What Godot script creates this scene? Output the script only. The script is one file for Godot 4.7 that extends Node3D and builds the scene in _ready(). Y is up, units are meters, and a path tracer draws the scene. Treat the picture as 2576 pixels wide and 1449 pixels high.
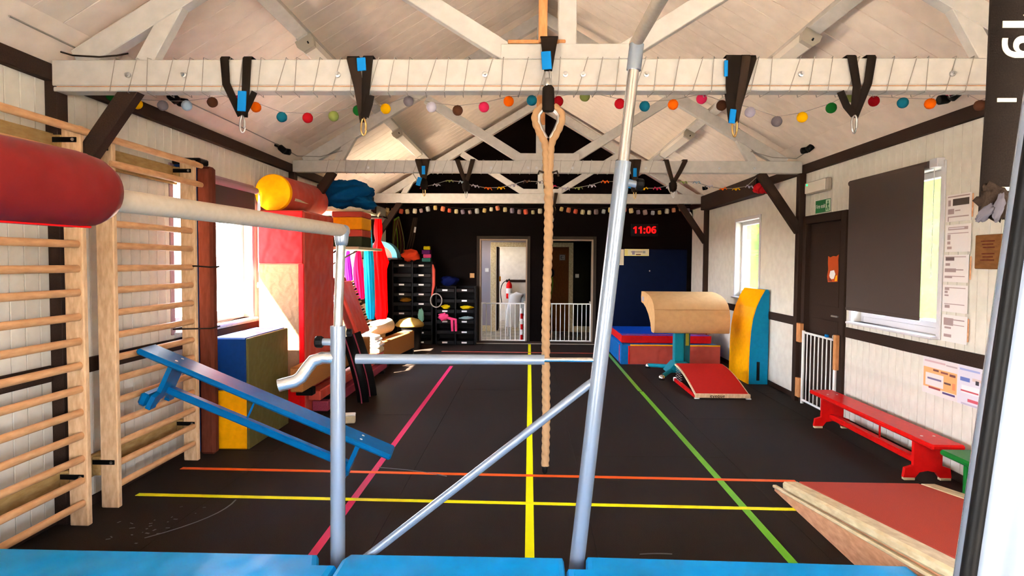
extends Node3D
# A small gymnastics hall: timber roof trusses, black painted frame, rubber floor with coloured tape.
# x runs across the room, y is up, -z runs down the room; metres. Left wall x = -2.85, right wall x = 3.2.

const XL := -2.85
const XR := 3.2
const ZB := -12.3      # back wall
const ZR := 2.6        # wall behind the camera
const RIDGE := 0.15
const SLOPE := 0.6

var M := {}
var cache := {}
var taken := {}

func _ready() -> void:
	# ---- camera, sky, sun, exposure
	var cam := Camera3D.new()
	cam.name = "camera"
	add_child(cam)
	cam.fov = 49.8225
	cam.position = Vector3(0, 1.6, 0)
	cam.rotation_order = EULER_ORDER_YXZ
	cam.rotation_degrees = Vector3(-2.36675, 1.54221, 0.37815)
	cam.near = 0.02
	cam.current = true
	var env := Environment.new()
	env.background_mode = Environment.BG_SKY
	var sky := Sky.new()
	var sm := ProceduralSkyMaterial.new()
	sm.sky_top_color = Color(0.60, 0.70, 0.84)
	sm.sky_horizon_color = Color(0.93, 0.91, 0.88)
	sm.ground_horizon_color = Color(0.70, 0.74, 0.66)
	sm.ground_bottom_color = Color(0.36, 0.40, 0.28)
	sm.sky_energy_multiplier = 4.6
	sm.ground_energy_multiplier = 2.0
	sky.sky_material = sm
	env.sky = sky
	env.tonemap_mode = Environment.TONE_MAPPER_LINEAR
	env.tonemap_exposure = 2.5
	env.sdfgi_enabled = true
	env.ssao_enabled = true
	env.ssil_enabled = true
	var we := WorldEnvironment.new()
	we.name = "environment"
	we.environment = env
	add_child(we)
	var sun := DirectionalLight3D.new()
	sun.name = "sun"
	add_child(sun)
	sun.look_at_from_position(Vector3.ZERO, Vector3(1.0, -1.5, -1.25))
	sun.light_color = Color(1.0, 0.965, 0.90)
	sun.light_energy = 36.0
	sun.light_angular_distance = 0.6
	sun.shadow_enabled = true
	materials()
	# ---- setting
	outside()
	build_floor()
	build_walls()
	build_ceiling()
	build_windows()
	build_doors()
	back_room()
	# ---- large things
	trusses()
	bars_rig()
	landing_mats()
	wall_bars_all()
	left_store()
	benches()
	ramp()
	vault_corner()
	rope_and_straps()
	garlands()
	ceiling_lights()
	right_wall_things()
	back_wall_things()
	floor_tapes()

# ------------------------------------------------------------------ materials
func tex(kind: String) -> Texture2D:
	if cache.has(kind):
		return cache[kind]
	var n := FastNoiseLite.new()
	n.seed = kind.hash() % 1000
	n.noise_type = FastNoiseLite.TYPE_SIMPLEX_SMOOTH
	n.fractal_octaves = 4
	var t := NoiseTexture2D.new()
	t.width = 512
	t.height = 512
	t.seamless = true
	var g := Gradient.new()
	match kind:
		"mottle":
			n.frequency = 0.012
			g.set_color(0, Color(0.93, 0.925, 0.92)); g.set_color(1, Color(1, 1, 1))
		"wood":
			n.frequency = 0.02
			n.domain_warp_enabled = true
			n.domain_warp_amplitude = 12.0
			g.set_color(0, Color(0.84, 0.79, 0.74)); g.set_color(1, Color(1, 1, 1))
		"speck":
			n.frequency = 0.16
			g.set_color(0, Color(0.42, 0.40, 0.40)); g.set_color(1, Color(1, 1, 1))
			g.add_point(0.62, Color(0.72, 0.70, 0.69))
		"cloth":
			n.frequency = 0.09
			g.set_color(0, Color(0.75, 0.74, 0.74)); g.set_color(1, Color(1, 1, 1))
		"bump":
			n.frequency = 0.08
			t.as_normal_map = true
			t.bump_strength = 2.0
		"wave":
			n.frequency = 0.007
			n.fractal_octaves = 2
			t.as_normal_map = true
			t.bump_strength = 9.0
	if not kind in ["bump", "wave"]:
		t.color_ramp = g
	t.noise = n
	cache[kind] = t
	return t

func mk(key: String, col: Color, rough := 0.6, metal := 0.0, texture := "", scale := Vector3.ONE, bump := "", bscale := 0.3) -> StandardMaterial3D:
	var m := StandardMaterial3D.new()
	m.resource_name = key
	m.albedo_color = col
	m.roughness = rough
	m.metallic = metal
	m.metallic_specular = 0.5 if metal > 0.3 or rough < 0.2 else (0.22 if rough < 0.5 else 0.12)
	if texture or bump:
		m.uv1_triplanar = true
		m.uv1_scale = scale
	if texture:
		m.albedo_texture = tex(texture)
	if bump:
		m.normal_enabled = true
		m.normal_texture = tex(bump)
		m.normal_scale = bscale
	M[key] = m
	return m

func glow(key: String, col: Color, e: float) -> StandardMaterial3D:
	var m := mk(key, col, 0.5)
	m.emission_enabled = true
	m.emission = col
	m.emission_energy_multiplier = e
	return m

func materials() -> void:
	mk("wall", Color(0.86, 0.83, 0.77), 0.45, 0.0, "mottle", Vector3.ONE * 0.9)
	mk("ceil", Color(0.90, 0.83, 0.76), 0.6, 0.0, "mottle", Vector3.ONE * 0.6)
	mk("beam", Color(0.74, 0.715, 0.68), 0.5, 0.0, "mottle", Vector3.ONE * 1.3)
	mk("black", Color(0.24, 0.18, 0.15), 0.55, 0.0, "cloth", Vector3.ONE * 2.0, "bump", 0.25)
	mk("backwall", Color(0.06, 0.034, 0.028), 0.6, 0.0, "cloth", Vector3.ONE)
	mk("rubber", Color(0.28, 0.24, 0.215), 0.62, 0.0, "speck", Vector3.ONE * 3.1, "bump", 0.5)
	mk("pine", Color(0.90, 0.76, 0.60), 0.45, 0.0, "wood", Vector3(3.0, 0.8, 3.0))
	mk("pine_bar", Color(0.88, 0.68, 0.49), 0.42, 0.0, "wood", Vector3(2.0, 3.0, 0.7))
	mk("khaki", Color(0.70, 0.58, 0.38), 0.6, 0.0, "wood", Vector3(3.0, 3.0, 0.8))
	mk("ply", Color(0.88, 0.66, 0.50), 0.5, 0.0, "wood", Vector3(0.8, 3.0, 0.8))
	mk("cream_wood", Color(0.92, 0.85, 0.68), 0.45, 0.0, "wood", Vector3(2.0, 2.0, 0.7))
	mk("raw_wood", Color(0.82, 0.58, 0.38), 0.6, 0.0, "wood", Vector3(3.0, 0.8, 3.0))
	mk("door_wood", Color(0.45, 0.27, 0.10), 0.5, 0.0, "wood", Vector3(3.0, 0.8, 3.0))
	mk("brown_suede", Color(0.42, 0.22, 0.17), 0.85, 0.0, "wood", Vector3(3.0, 0.6, 3.0))
	mk("tan_suede", Color(0.72, 0.48, 0.27), 0.8, 0.0, "cloth", Vector3.ONE * 2.0)
	mk("beige", Color(0.80, 0.62, 0.42), 0.7, 0.0, "mottle", Vector3.ONE * 1.5, "bump", 0.15)
	mk("red_vinyl", Color(0.42, 0.10, 0.095), 0.4, 0.0, "mottle", Vector3.ONE * 2.0, "wave", 0.5)
	mk("dull_red", Color(0.76, 0.30, 0.24), 0.42, 0.0, "mottle", Vector3.ONE * 1.0, "wave", 0.9)
	mk("bright_red", Color(0.80, 0.05, 0.06), 0.4, 0.0, "mottle", Vector3.ONE * 2.0, "wave", 0.4)
	mk("tan_mesh", Color(0.56, 0.41, 0.29), 0.7, 0.0, "cloth", Vector3.ONE * 3.0, "wave", 0.9)
	mk("mat_blue", Color(0.0, 0.56, 0.82), 0.36, 0.0, "mottle", Vector3.ONE * 0.7, "wave", 0.7)
	mk("bench_blue", Color(0.0, 0.38, 0.62), 0.32, 0.0, "mottle", Vector3.ONE * 2.0)
	mk("bench_red", Color(0.84, 0.08, 0.07), 0.30, 0.0, "mottle", Vector3.ONE * 2.0)
	mk("bench_green", Color(0.10, 0.45, 0.17), 0.32, 0.0, "mottle", Vector3.ONE * 2.0)
	mk("carpet_red", Color(0.80, 0.34, 0.28), 0.9, 0.0, "cloth", Vector3.ONE * 5.0, "bump", 0.5)
	mk("carpet_bright", Color(0.82, 0.17, 0.14), 0.9, 0.0, "cloth", Vector3.ONE * 5.0, "bump", 0.5)
	mk("foam_blue", Color(0.06, 0.21, 0.44), 0.38, 0.0, "mottle", Vector3.ONE * 2.0, "wave", 0.3)
	mk("foam_sky", Color(0.02, 0.50, 0.66), 0.4, 0.0, "mottle", Vector3.ONE * 2.0, "wave", 0.2)
	mk("foam_orange", Color(1.0, 0.68, 0.01), 0.42, 0.0, "mottle", Vector3.ONE * 2.0, "wave", 0.2)
	mk("foam_green", Color(0.38, 0.35, 0.19), 0.42, 0.0, "mottle", Vector3.ONE * 2.0, "wave", 0.3)
	mk("foam_yellow", Color(0.93, 0.62, 0.05), 0.45, 0.0, "mottle", Vector3.ONE * 2.0)
	mk("navy", Color(0.03, 0.07, 0.16), 0.5, 0.0, "mottle", Vector3.ONE)
	mk("mat_mid", Color(0.0, 0.27, 0.72), 0.4, 0.0, "mottle", Vector3.ONE * 2.0, "wave", 0.3)
	mk("side_blue", Color(0.02, 0.40, 0.68), 0.4, 0.0, "mottle", Vector3.ONE * 2.0, "wave", 0.3)
	mk("pink_beam", Color(0.66, 0.28, 0.36), 0.55, 0.0, "cloth", Vector3.ONE * 2.0)
	mk("paint_grey", Color(0.53, 0.57, 0.62), 0.27, 0.45)
	mk("chrome", Color(0.86, 0.86, 0.87), 0.14, 1.0)
	mk("steel", Color(0.72, 0.72, 0.72), 0.3, 1.0)
	mk("tape_silver", Color(0.78, 0.79, 0.80), 0.25, 0.8, "", Vector3.ONE * 4.0, "wave", 0.8)
	mk("rail", Color(0.66, 0.60, 0.53), 0.6, 0.0, "mottle", Vector3.ONE * 6.0)
	mk("web_black", Color(0.15, 0.12, 0.10), 0.8, 0.0, "cloth", Vector3.ONE * 8.0, "bump", 0.6)
	mk("web_brown", Color(0.23, 0.18, 0.145), 0.8, 0.0, "cloth", Vector3.ONE * 8.0, "bump", 0.6)
	mk("tag_blue", Color(0.08, 0.47, 0.74), 0.6)
	mk("plastic_black", Color(0.05, 0.045, 0.045), 0.45)
	mk("rope", Color(0.76, 0.60, 0.44), 0.85, 0.0, "cloth", Vector3.ONE * 9.0, "bump", 0.5)
	mk("white", Color(0.90, 0.89, 0.86), 0.4)
	mk("pvc", Color(0.80, 0.78, 0.78), 0.35)
	mk("mauve", Color(0.62, 0.50, 0.52), 0.5)
	mk("blind", Color(0.36, 0.31, 0.285), 0.85, 0.0, "cloth", Vector3.ONE * 9.0)
	mk("wire", Color(0.55, 0.52, 0.48), 0.5)
	mk("paper", Color(0.86, 0.84, 0.82), 0.7)
	mk("lead", Color(0.62, 0.58, 0.52), 0.35)
	mk("diffuser", Color(0.84, 0.80, 0.74), 0.25)
	mk("cream_foam", Color(0.86, 0.80, 0.66), 0.6, 0.0, "mottle", Vector3.ONE * 2.0)
	mk("grass", Color(0.42, 0.52, 0.16), 0.95, 0.0, "cloth", Vector3.ONE * 1.0)
	mk("paving", Color(0.80, 0.74, 0.65), 0.9, 0.0, "mottle", Vector3.ONE * 0.5)
	mk("leaf", Color(0.22, 0.30, 0.11), 0.9, 0.0, "speck", Vector3.ONE * 1.5)
	mk("lining", Color(0.55, 0.47, 0.40), 0.5)
	mk("lining_dark", Color(0.20, 0.17, 0.145), 0.6)
	mk("lav", Color(0.62, 0.58, 0.60), 0.6)
	mk("dark_green", Color(0.13, 0.125, 0.08), 0.7)
	mk("floor_tile_a", Color(0.66, 0.62, 0.52), 0.4, 0.0, "mottle", Vector3.ONE)
	mk("floor_tile_b", Color(0.58, 0.54, 0.46), 0.4, 0.0, "mottle", Vector3.ONE)
	mk("strap_green", Color(0.42, 0.58, 0.18), 0.7)
	mk("grey_web", Color(0.36, 0.34, 0.36), 0.8)
	mk("teal", Color(0.05, 0.50, 0.56), 0.35)
	mk("teal_dark", Color(0.10, 0.32, 0.34), 0.4)
	mk("scale_yellow", Color(0.62, 0.58, 0.18), 0.5)
	mk("ink", Color(0.20, 0.13, 0.10), 0.6)
	mk("stripe_green", Color(0.20, 0.23, 0.15), 0.5)
	mk("bag_blue", Color(0.03, 0.30, 0.50), 0.6, 0.0, "mottle", Vector3.ONE * 3.0, "wave", 1.0)
	mk("brick_vinyl", Color(0.52, 0.26, 0.22), 0.5, 0.0, "mottle", Vector3.ONE * 2.0, "wave", 0.5)
	mk("straw", Color(0.66, 0.52, 0.24), 0.8, 0.0, "cloth", Vector3.ONE * 4.0)
	mk("foam_teal", Color(0.28, 0.46, 0.48), 0.6)
	mk("shelf_black", Color(0.065, 0.055, 0.05), 0.45)
	mk("brass", Color(0.78, 0.66, 0.42), 0.3, 1.0)
	mk("sticker_orange", Color(0.72, 0.30, 0.14), 0.5)
	mk("plaque_wood", Color(0.52, 0.34, 0.15), 0.45, 0.0, "wood", Vector3(3, 3, 1))
	mk("pom_red", Color(0.72, 0.10, 0.13), 0.8)
	glow("led_green", Color(0.1, 0.9, 0.4), 1.5)
	glow("led_red", Color(1.0, 0.03, 0.03), 1.6)
	var gl := mk("glass", Color(0.95, 0.98, 0.98, 0.06), 0.02)
	gl.transparency = BaseMaterial3D.TRANSPARENCY_ALPHA

# ------------------------------------------------------------------ nodes
func numbered(called: String) -> String:
	if not taken.has(called):
		taken[called] = 0
		return called
	taken[called] += 1
	return "%s_%03d" % [called, taken[called]]

func tag(o: Node, label: String, category: String, group := "") -> Node:
	o.set_meta("label", label)
	o.set_meta("category", category)
	if group:
		o.set_meta("group", group)
	return o

func thing(called: String, label: String, category: String, at := Vector3.ZERO, group := "", basis := Basis()) -> Node3D:
	var o := Node3D.new()
	o.name = numbered(called)
	add_child(o)
	o.transform = Transform3D(basis, at)
	tag(o, label, category, group)
	return o

func setting(called: String) -> Node3D:
	var o := Node3D.new()
	o.name = called
	add_child(o)
	o.set_meta("kind", "structure")
	return o

# a part placed in its parent's own coordinates
func obj(called: String, mesh: Mesh, m, parent: Node3D, at := Vector3.ZERO, basis := Basis()) -> MeshInstance3D:
	var o := MeshInstance3D.new()
	o.name = called
	o.mesh = mesh
	o.material_override = M[m] if m is String else m
	parent.add_child(o, true)
	o.transform = Transform3D(basis, at)
	return o

# a part placed in the room's coordinates
func put(called: String, mesh: Mesh, m, parent: Node3D, at := Vector3.ZERO, basis := Basis()) -> MeshInstance3D:
	var o := obj(called, mesh, m, parent)
	o.global_transform = Transform3D(basis, at)
	return o

# a box part given by two opposite corners in the room
func slab(called: String, a: Vector3, b: Vector3, m, parent: Node3D, bevel := 0.004) -> MeshInstance3D:
	return put(called, box((b - a).abs(), bevel), m, parent, (a + b) / 2.0)

# a bar of rectangular section between two points of the room; up fixes the direction of h
func bar(called: String, a: Vector3, b: Vector3, w: float, h: float, m, parent: Node3D, up := Vector3.UP, bevel := 0.004) -> MeshInstance3D:
	var d := (b - a)
	var z := d.normalized()
	var x := up.cross(z).normalized()
	var y := z.cross(x)
	return put(called, box(Vector3(w, h, d.length()), bevel), m, parent, (a + b) / 2.0, Basis(x, y, z))

func pipe(called: String, pts: Array, r: float, m, parent: Node3D, n := 12, closed := false) -> MeshInstance3D:
	return put(called, tube(pts, r, n, closed), m, parent)

func text(called: String, s: String, size: float, m, parent: Node3D, at: Vector3, basis: Basis, depth := 0.002) -> MeshInstance3D:
	var t := TextMesh.new()
	var f := SystemFont.new()
	f.font_names = PackedStringArray(["Droid Sans"])
	f.font_weight = 700
	t.font = f
	t.text = s
	t.font_size = 64
	t.pixel_size = size / 64.0
	t.depth = depth
	t.curve_step = 1.0
	return put(called, t, m, parent, at, basis)

# ------------------------------------------------------------------ meshes
func begin() -> SurfaceTool:
	var st := SurfaceTool.new()
	st.begin(Mesh.PRIMITIVE_TRIANGLES)
	return st

# a, b, c counter-clockwise seen from outside
func tri(st: SurfaceTool, a: Vector3, b: Vector3, c: Vector3, g := -1) -> void:
	for v in [a, c, b]:
		st.set_smooth_group(g)
		st.add_vertex(v)

func quad(st: SurfaceTool, a: Vector3, b: Vector3, c: Vector3, d: Vector3, g := -1) -> void:
	tri(st, a, b, c, g)
	tri(st, a, c, d, g)

func done(st: SurfaceTool) -> ArrayMesh:
	st.generate_normals()
	st.index()
	return st.commit()

func face(st: SurfaceTool, p: Array) -> void:
	var c := Vector3.ZERO
	for v in p:
		c += v
	var q := p.duplicate()
	if (p[1] - p[0]).cross(p[2] - p[0]).dot(c) < 0.0:
		q.reverse()
	for i in range(1, q.size() - 1):
		tri(st, q[0], q[i], q[i + 1])

func box(size: Vector3, bevel := 0.004) -> ArrayMesh:
	var key := "b%.4f,%.4f,%.4f,%.4f" % [size.x, size.y, size.z, bevel]
	if cache.has(key):
		return cache[key]
	var h := size / 2.0
	var b := minf(bevel, minf(h.x, minf(h.y, h.z)) * 0.6)
	var st := begin()
	var P := func(axis: int, s: Array) -> Vector3:
		var v := Vector3(h.x - b, h.y - b, h.z - b)
		v[axis] = h[axis]
		return Vector3(v.x * s[0], v.y * s[1], v.z * s[2])
	for ax in 3:
		var u := (ax + 1) % 3
		var w := (ax + 2) % 3
		for s in [-1, 1]:
			var q := []
			for k in [[-1, -1], [1, -1], [1, 1], [-1, 1]]:
				var sg := [0, 0, 0]
				sg[ax] = s; sg[u] = k[0]; sg[w] = k[1]
				q.append(P.call(ax, sg))
			face(st, q)
		# edges parallel to this axis
		for s in [-1, 1]:
			for r in [-1, 1]:
				var s1 := [0, 0, 0]
				s1[ax] = -1; s1[u] = s; s1[w] = r
				var s2 := s1.duplicate()
				s2[ax] = 1
				face(st, [P.call(u, s1), P.call(u, s2), P.call(w, s2), P.call(w, s1)])
	for sx in [-1, 1]:
		for sy in [-1, 1]:
			for sz in [-1, 1]:
				var s := [sx, sy, sz]
				face(st, [P.call(0, s), P.call(1, s), P.call(2, s)])
	cache[key] = done(st)
	return cache[key]

# sweep closed sections (arrays of Vector2, same count) along a path
func sweep(pts: Array, sections: Array, closed := false, flat := false) -> ArrayMesh:
	var st := begin()
	var n := pts.size()
	var rings := []
	var prev_x := Vector3.ZERO
	for i in n:
		var a: Vector3 = pts[(i - 1 + n) % n] if closed else pts[maxi(i - 1, 0)]
		var b: Vector3 = pts[(i + 1) % n] if closed else pts[mini(i + 1, n - 1)]
		var t := (b - a).normalized()
		var x: Vector3
		if prev_x == Vector3.ZERO:
			var ref := Vector3.RIGHT if absf(t.x) < 0.8 else Vector3.UP
			x = (ref - t * ref.dot(t)).normalized()
		else:
			x = (prev_x - t * prev_x.dot(t)).normalized()
		prev_x = x
		var y := t.cross(x)
		var ring := []
		var sec: PackedVector2Array = sections[mini(i, sections.size() - 1)]
		for p in sec:
			ring.append(pts[i] + x * p.x + y * p.y)
		rings.append(ring)
	var k: int = rings[0].size()
	var g := -1 if flat else 0
	for i in (n if closed else n - 1):
		var r0: Array = rings[i]
		var r1: Array = rings[(i + 1) % n]
		for j in k:
			var j2 := (j + 1) % k
			quad(st, r0[j], r0[j2], r1[j2], r1[j], g)
	if not closed:
		var c0 := Vector3.ZERO
		var c1 := Vector3.ZERO
		for j in k:
			c0 += rings[0][j] / k
			c1 += rings[n - 1][j] / k
		for j in k:
			var j2 := (j + 1) % k
			tri(st, c0, rings[0][j2], rings[0][j], 1 if not flat else -1)
			tri(st, c1, rings[n - 1][j], rings[n - 1][j2], 2 if not flat else -1)
	return done(st)

func ring(r: float, n := 12, squash := 1.0) -> PackedVector2Array:
	var p := PackedVector2Array()
	for j in n:
		var a := TAU * j / n
		p.append(Vector2(cos(a) * r, sin(a) * r * squash))
	return p

func rect(w: float, h: float, b := 0.0) -> PackedVector2Array:
	var x := w / 2.0
	var y := h / 2.0
	if b <= 0.0:
		return PackedVector2Array([Vector2(-x, -y), Vector2(x, -y), Vector2(x, y), Vector2(-x, y)])
	return PackedVector2Array([Vector2(-x + b, -y), Vector2(x - b, -y), Vector2(x, -y + b), Vector2(x, y - b), Vector2(x - b, y), Vector2(-x + b, y), Vector2(-x, y - b), Vector2(-x, -y + b)])

func tube(pts: Array, r: float, n := 12, closed := false) -> ArrayMesh:
	return sweep(pts, [ring(r, n)], closed)

func smooth(pts: Array, n: int) -> Array:
	var out := []
	for i in n + 1:
		var f := float(i) / n * (pts.size() - 1)
		var k := mini(int(f), pts.size() - 2)
		var a: Vector3 = pts[maxi(k - 1, 0)]
		var b: Vector3 = pts[k]
		out.append(b.cubic_interpolate(pts[k + 1], a, pts[mini(k + 2, pts.size() - 1)], f - k))
	return out

# three-strand rope along a path
func laid_rope(pts: Array, r0: float, r1: float, pitch: float) -> ArrayMesh:
	var secs := []
	var run := 0.0
	for i in pts.size():
		if i > 0:
			run += pts[i].distance_to(pts[i - 1])
		var rad := lerpf(r0, r1, float(i) / (pts.size() - 1))
		var sec := PackedVector2Array()
		for j in 18:
			var a := TAU * j / 18.0
			sec.append(Vector2(cos(a), sin(a)) * rad * (0.74 + 0.26 * absf(sin(1.5 * (a + TAU * run / pitch)))))
		secs.append(sec)
	return sweep(pts, secs)

func taper(pts: Array, radii: Array, n := 12) -> ArrayMesh:
	var s := []
	for r in radii:
		s.append(ring(r, n))
	return sweep(pts, s)

# extrude a polygon of the xy plane along z, centred
func prism(poly: Array, depth: float, smooth := false) -> ArrayMesh:
	var p := PackedVector2Array(poly)
	if Geometry2D.is_polygon_clockwise(p):
		p.reverse()
	var st := begin()
	var z := depth / 2.0
	var n := p.size()
	for i in n:
		var a := p[i]
		var b := p[(i + 1) % n]
		quad(st, Vector3(a.x, a.y, z), Vector3(a.x, a.y, -z), Vector3(b.x, b.y, -z), Vector3(b.x, b.y, z), 0 if smooth else -1)
	var t := Geometry2D.triangulate_polygon(p)
	for i in range(0, t.size(), 3):
		var a := p[t[i]]
		var b := p[t[i + 1]]
		var c := p[t[i + 2]]
		if (b - a).cross(c - a) < 0.0:
			var q := b
			b = c
			c = q
		tri(st, Vector3(a.x, a.y, z), Vector3(b.x, b.y, z), Vector3(c.x, c.y, z), 1 if smooth else -1)
		tri(st, Vector3(a.x, a.y, -z), Vector3(c.x, c.y, -z), Vector3(b.x, b.y, -z), 2 if smooth else -1)
	return done(st)

# profile of [radius, height] pairs turned about y
func lathe(profile: Array, n := 24, smooth := true) -> ArrayMesh:
	var st := begin()
	for i in profile.size() - 1:
		var r0: float = profile[i][0]
		var y0: float = profile[i][1]
		var r1: float = profile[i + 1][0]
		var y1: float = profile[i + 1][1]
		for j in n:
			var a := TAU * j / n
			var b := TAU * (j + 1) / n
			var p := Vector3(cos(a) * r0, y0, sin(a) * r0)
			var q := Vector3(cos(b) * r0, y0, sin(b) * r0)
			var s := Vector3(cos(b) * r1, y1, sin(b) * r1)
			var t := Vector3(cos(a) * r1, y1, sin(a) * r1)
			if r0 > 0.0:
				tri(st, p, s, q, 0 if smooth else -1)
			if r1 > 0.0:
				tri(st, p, t, s, 0 if smooth else -1)
	return done(st)

# a lumpy ball
func blob(radius: Vector3, rough: float, seed_: int, n := 14) -> ArrayMesh:
	var noise := FastNoiseLite.new()
	noise.seed = seed_
	noise.frequency = 1.0
	var st := begin()
	var P := func(i: int, j: int) -> Vector3:
		var a := PI * i / n
		var b := TAU * (j % (2 * n)) / (2 * n)
		var d := Vector3(sin(a) * cos(b), cos(a), sin(a) * sin(b))
		return d * radius * (1.0 + rough * noise.get_noise_3dv(d * 1.6))
	for i in n:
		for j in 2 * n:
			var a: Vector3 = P.call(i, j)
			var b: Vector3 = P.call(i, j + 1)
			var c: Vector3 = P.call(i + 1, j + 1)
			var d: Vector3 = P.call(i + 1, j)
			if i > 0:
				tri(st, a, b, c, 0)
			if i < n - 1:
				tri(st, a, c, d, 0)
	return done(st)

func ball(r: float, n := 10) -> ArrayMesh:
	var key := "ball%.4f_%d" % [r, n]
	if not cache.has(key):
		cache[key] = blob(Vector3.ONE * r, 0.0, 1, n)
	return cache[key]

func rotx(d: float) -> Basis: return Basis(Vector3.RIGHT, deg_to_rad(d))
func roty(d: float) -> Basis: return Basis(Vector3.UP, deg_to_rad(d))
func rotz(d: float) -> Basis: return Basis(Vector3.BACK, deg_to_rad(d))

func picture(w: int, h: int, ground: Color, marks: Array) -> StandardMaterial3D:
	var im := Image.create(w, h, false, Image.FORMAT_RGB8)
	im.fill(ground)
	for k in marks:
		im.fill_rect(Rect2i(k[0], k[1], k[2], k[3]), k[4])
	var m := StandardMaterial3D.new()
	m.resource_name = "print"
	m.albedo_texture = ImageTexture.create_from_image(im)
	m.roughness = 0.6
	return m

# a printed sheet: a thin board with the print on its front
func sheet(called: String, size: Vector2, m: Material, parent: Node3D, at: Vector3, basis: Basis, back := "paper") -> Node3D:
	var o := put(called, box(Vector3(size.x, size.y, 0.002), 0.0004), back, parent, at, basis)
	var q := QuadMesh.new()
	q.size = size * 0.985
	obj("print", q, m, o, Vector3(0, 0, 0.0016))
	return o

# ------------------------------------------------------------------ the setting
func outside() -> void:
	var g := setting("ground_outside")
	slab("paving", Vector3(-40, -0.35, -40), Vector3(40, -0.25, 30), "paving", g)
	var spots := [
		["tall clipped hedge outside the blind-covered window on the right", Vector3(7.6, -0.3, -7.5), Vector3(1.5, 4.6, 4.8), 3],
		["bushy hedge outside the narrow far window on the right", Vector3(7.4, -0.3, -20.3), Vector3(1.5, 4.8, 4.8), 5],
		["low hedge across the lawn outside the left windows", Vector3(-13.5, -0.3, -9.0), Vector3(1.2, 2.0, 7.0), 8]]
	for s in spots:
		var t := thing("hedge", s[0], "hedge", s[1])
		obj("foliage", blob(s[2], 0.55, s[3], 40), "leaf", t, Vector3(0, 0.0, 0))

func build_floor() -> void:
	var f := setting("floor")
	slab("slab", Vector3(XL - 0.2, -0.2, ZB - 6.0), Vector3(XR + 0.2, -0.012, ZR + 0.2), "plastic_black", f)
	# rubber sheets 1.25 m wide laid down the room, each cut at a cross joint
	var xs := [XL, -2.13, -0.87, 0.39, 1.65, 2.9, XR]
	for i in xs.size() - 1:
		var cuts := [ZR, -5.1 - 1.3 * (i % 3), ZB]
		for k in 2:
			slab("rubber_sheet", Vector3(xs[i] + 0.0012, -0.012, cuts[k] - 0.0012), Vector3(xs[i + 1] - 0.0012, 0.0, cuts[k + 1] + 0.0012), "rubber", f, 0.0015)
	# chalk scuffs on the rubber by the wall bars
	var chalk := mk("chalk", Color(0.42, 0.42, 0.43), 0.9)
	var arcs := [[Vector3(-1.95, 0, -4.04), Vector3(-1.9, 0, -3.75), Vector3(-2.2, 0, -3.45)], [Vector3(-1.15, 0, -4.72), Vector3(-0.85, 0, -4.68), Vector3(-0.6, 0, -4.55)], [Vector3(0.62, 0, -3.36), Vector3(0.72, 0, -3.38), Vector3(0.8, 0, -3.37)]]
	for a in arcs:
		var pts := []
		for i in 9:
			var t := i / 8.0
			pts.append(a[0].lerp(a[1], t).lerp(a[1].lerp(a[2], t), t) + Vector3(0, 0.0004, 0))
		put("chalk_mark", sweep(pts, [PackedVector2Array([Vector2(-0.006, -0.0003), Vector2(0.006, -0.0003), Vector2(0.006, 0.0003), Vector2(-0.006, 0.0003)])]), chalk, f)
	var rng := RandomNumberGenerator.new()
	rng.seed = 4
	for i in 26:
		var p := Vector3(rng.randfn(-2.25, 0.16), 0.0006, rng.randfn(-3.62, 0.22))
		put("chalk_mark", box(Vector3(rng.randf_range(0.006, 0.03), 0.0008, rng.randf_range(0.005, 0.012)), 0.0002), chalk, f, p, roty(rng.randf_range(0, 180)))

# openings are [z0, z1, y0, y1] with z0 > z1
func side_wall(called: String, x: float, inward: float, openings: Array, near: float, fine_to: float) -> void:
	var w := setting(called)
	var top := 2.95
	var cuts := [ZR + 0.16]
	for o in openings:
		cuts.append(o[0])
		cuts.append(o[1])
	cuts.append(ZB - 0.16)
	var dado := [0.875, 0.965]
	for i in cuts.size() - 1:
		var z0: float = cuts[i]
		var z1: float = cuts[i + 1]
		var spans := [[0.0, top]]
		for o in openings:
			if is_equal_approx(o[0], z0):
				spans = []
				if o[2] > 0.01:
					spans.append([0.0, o[2]])
				spans.append([o[3], top])
		for s in spans:
			slab("wall_core", Vector3(x - inward * 0.012, s[0], z0), Vector3(x - inward * 0.16, s[1], z1), "wall", w, 0.0)
			# vertical boards with open joints as far as they can be told apart, plain sheets beyond
			var a := minf(z0, near)
			var b := maxf(z1, fine_to)
			if a > b + 0.02:
				var n := maxi(1, roundi((a - b) / 0.105))
				var step := (a - b) / n
				for part in [[s[0], minf(s[1], dado[0])], [maxf(s[0], dado[1]), s[1]]]:
					if part[1] - part[0] > 0.05:
						for k in n:
							slab("wall_board", Vector3(x - inward * 0.0135, part[0], a - step * k - 0.0022), Vector3(x, part[1], a - step * (k + 1) + 0.0022), "wall", w, 0.003)
			for plain in [[z0, maxf(z1, near)], [minf(z0, fine_to), z1]]:
				if plain[0] > plain[1] + 0.02:
					slab("wall_sheet", Vector3(x - inward * 0.0135, s[0], plain[0]), Vector3(x, s[1], plain[1]), "wall", w, 0.0)

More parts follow.
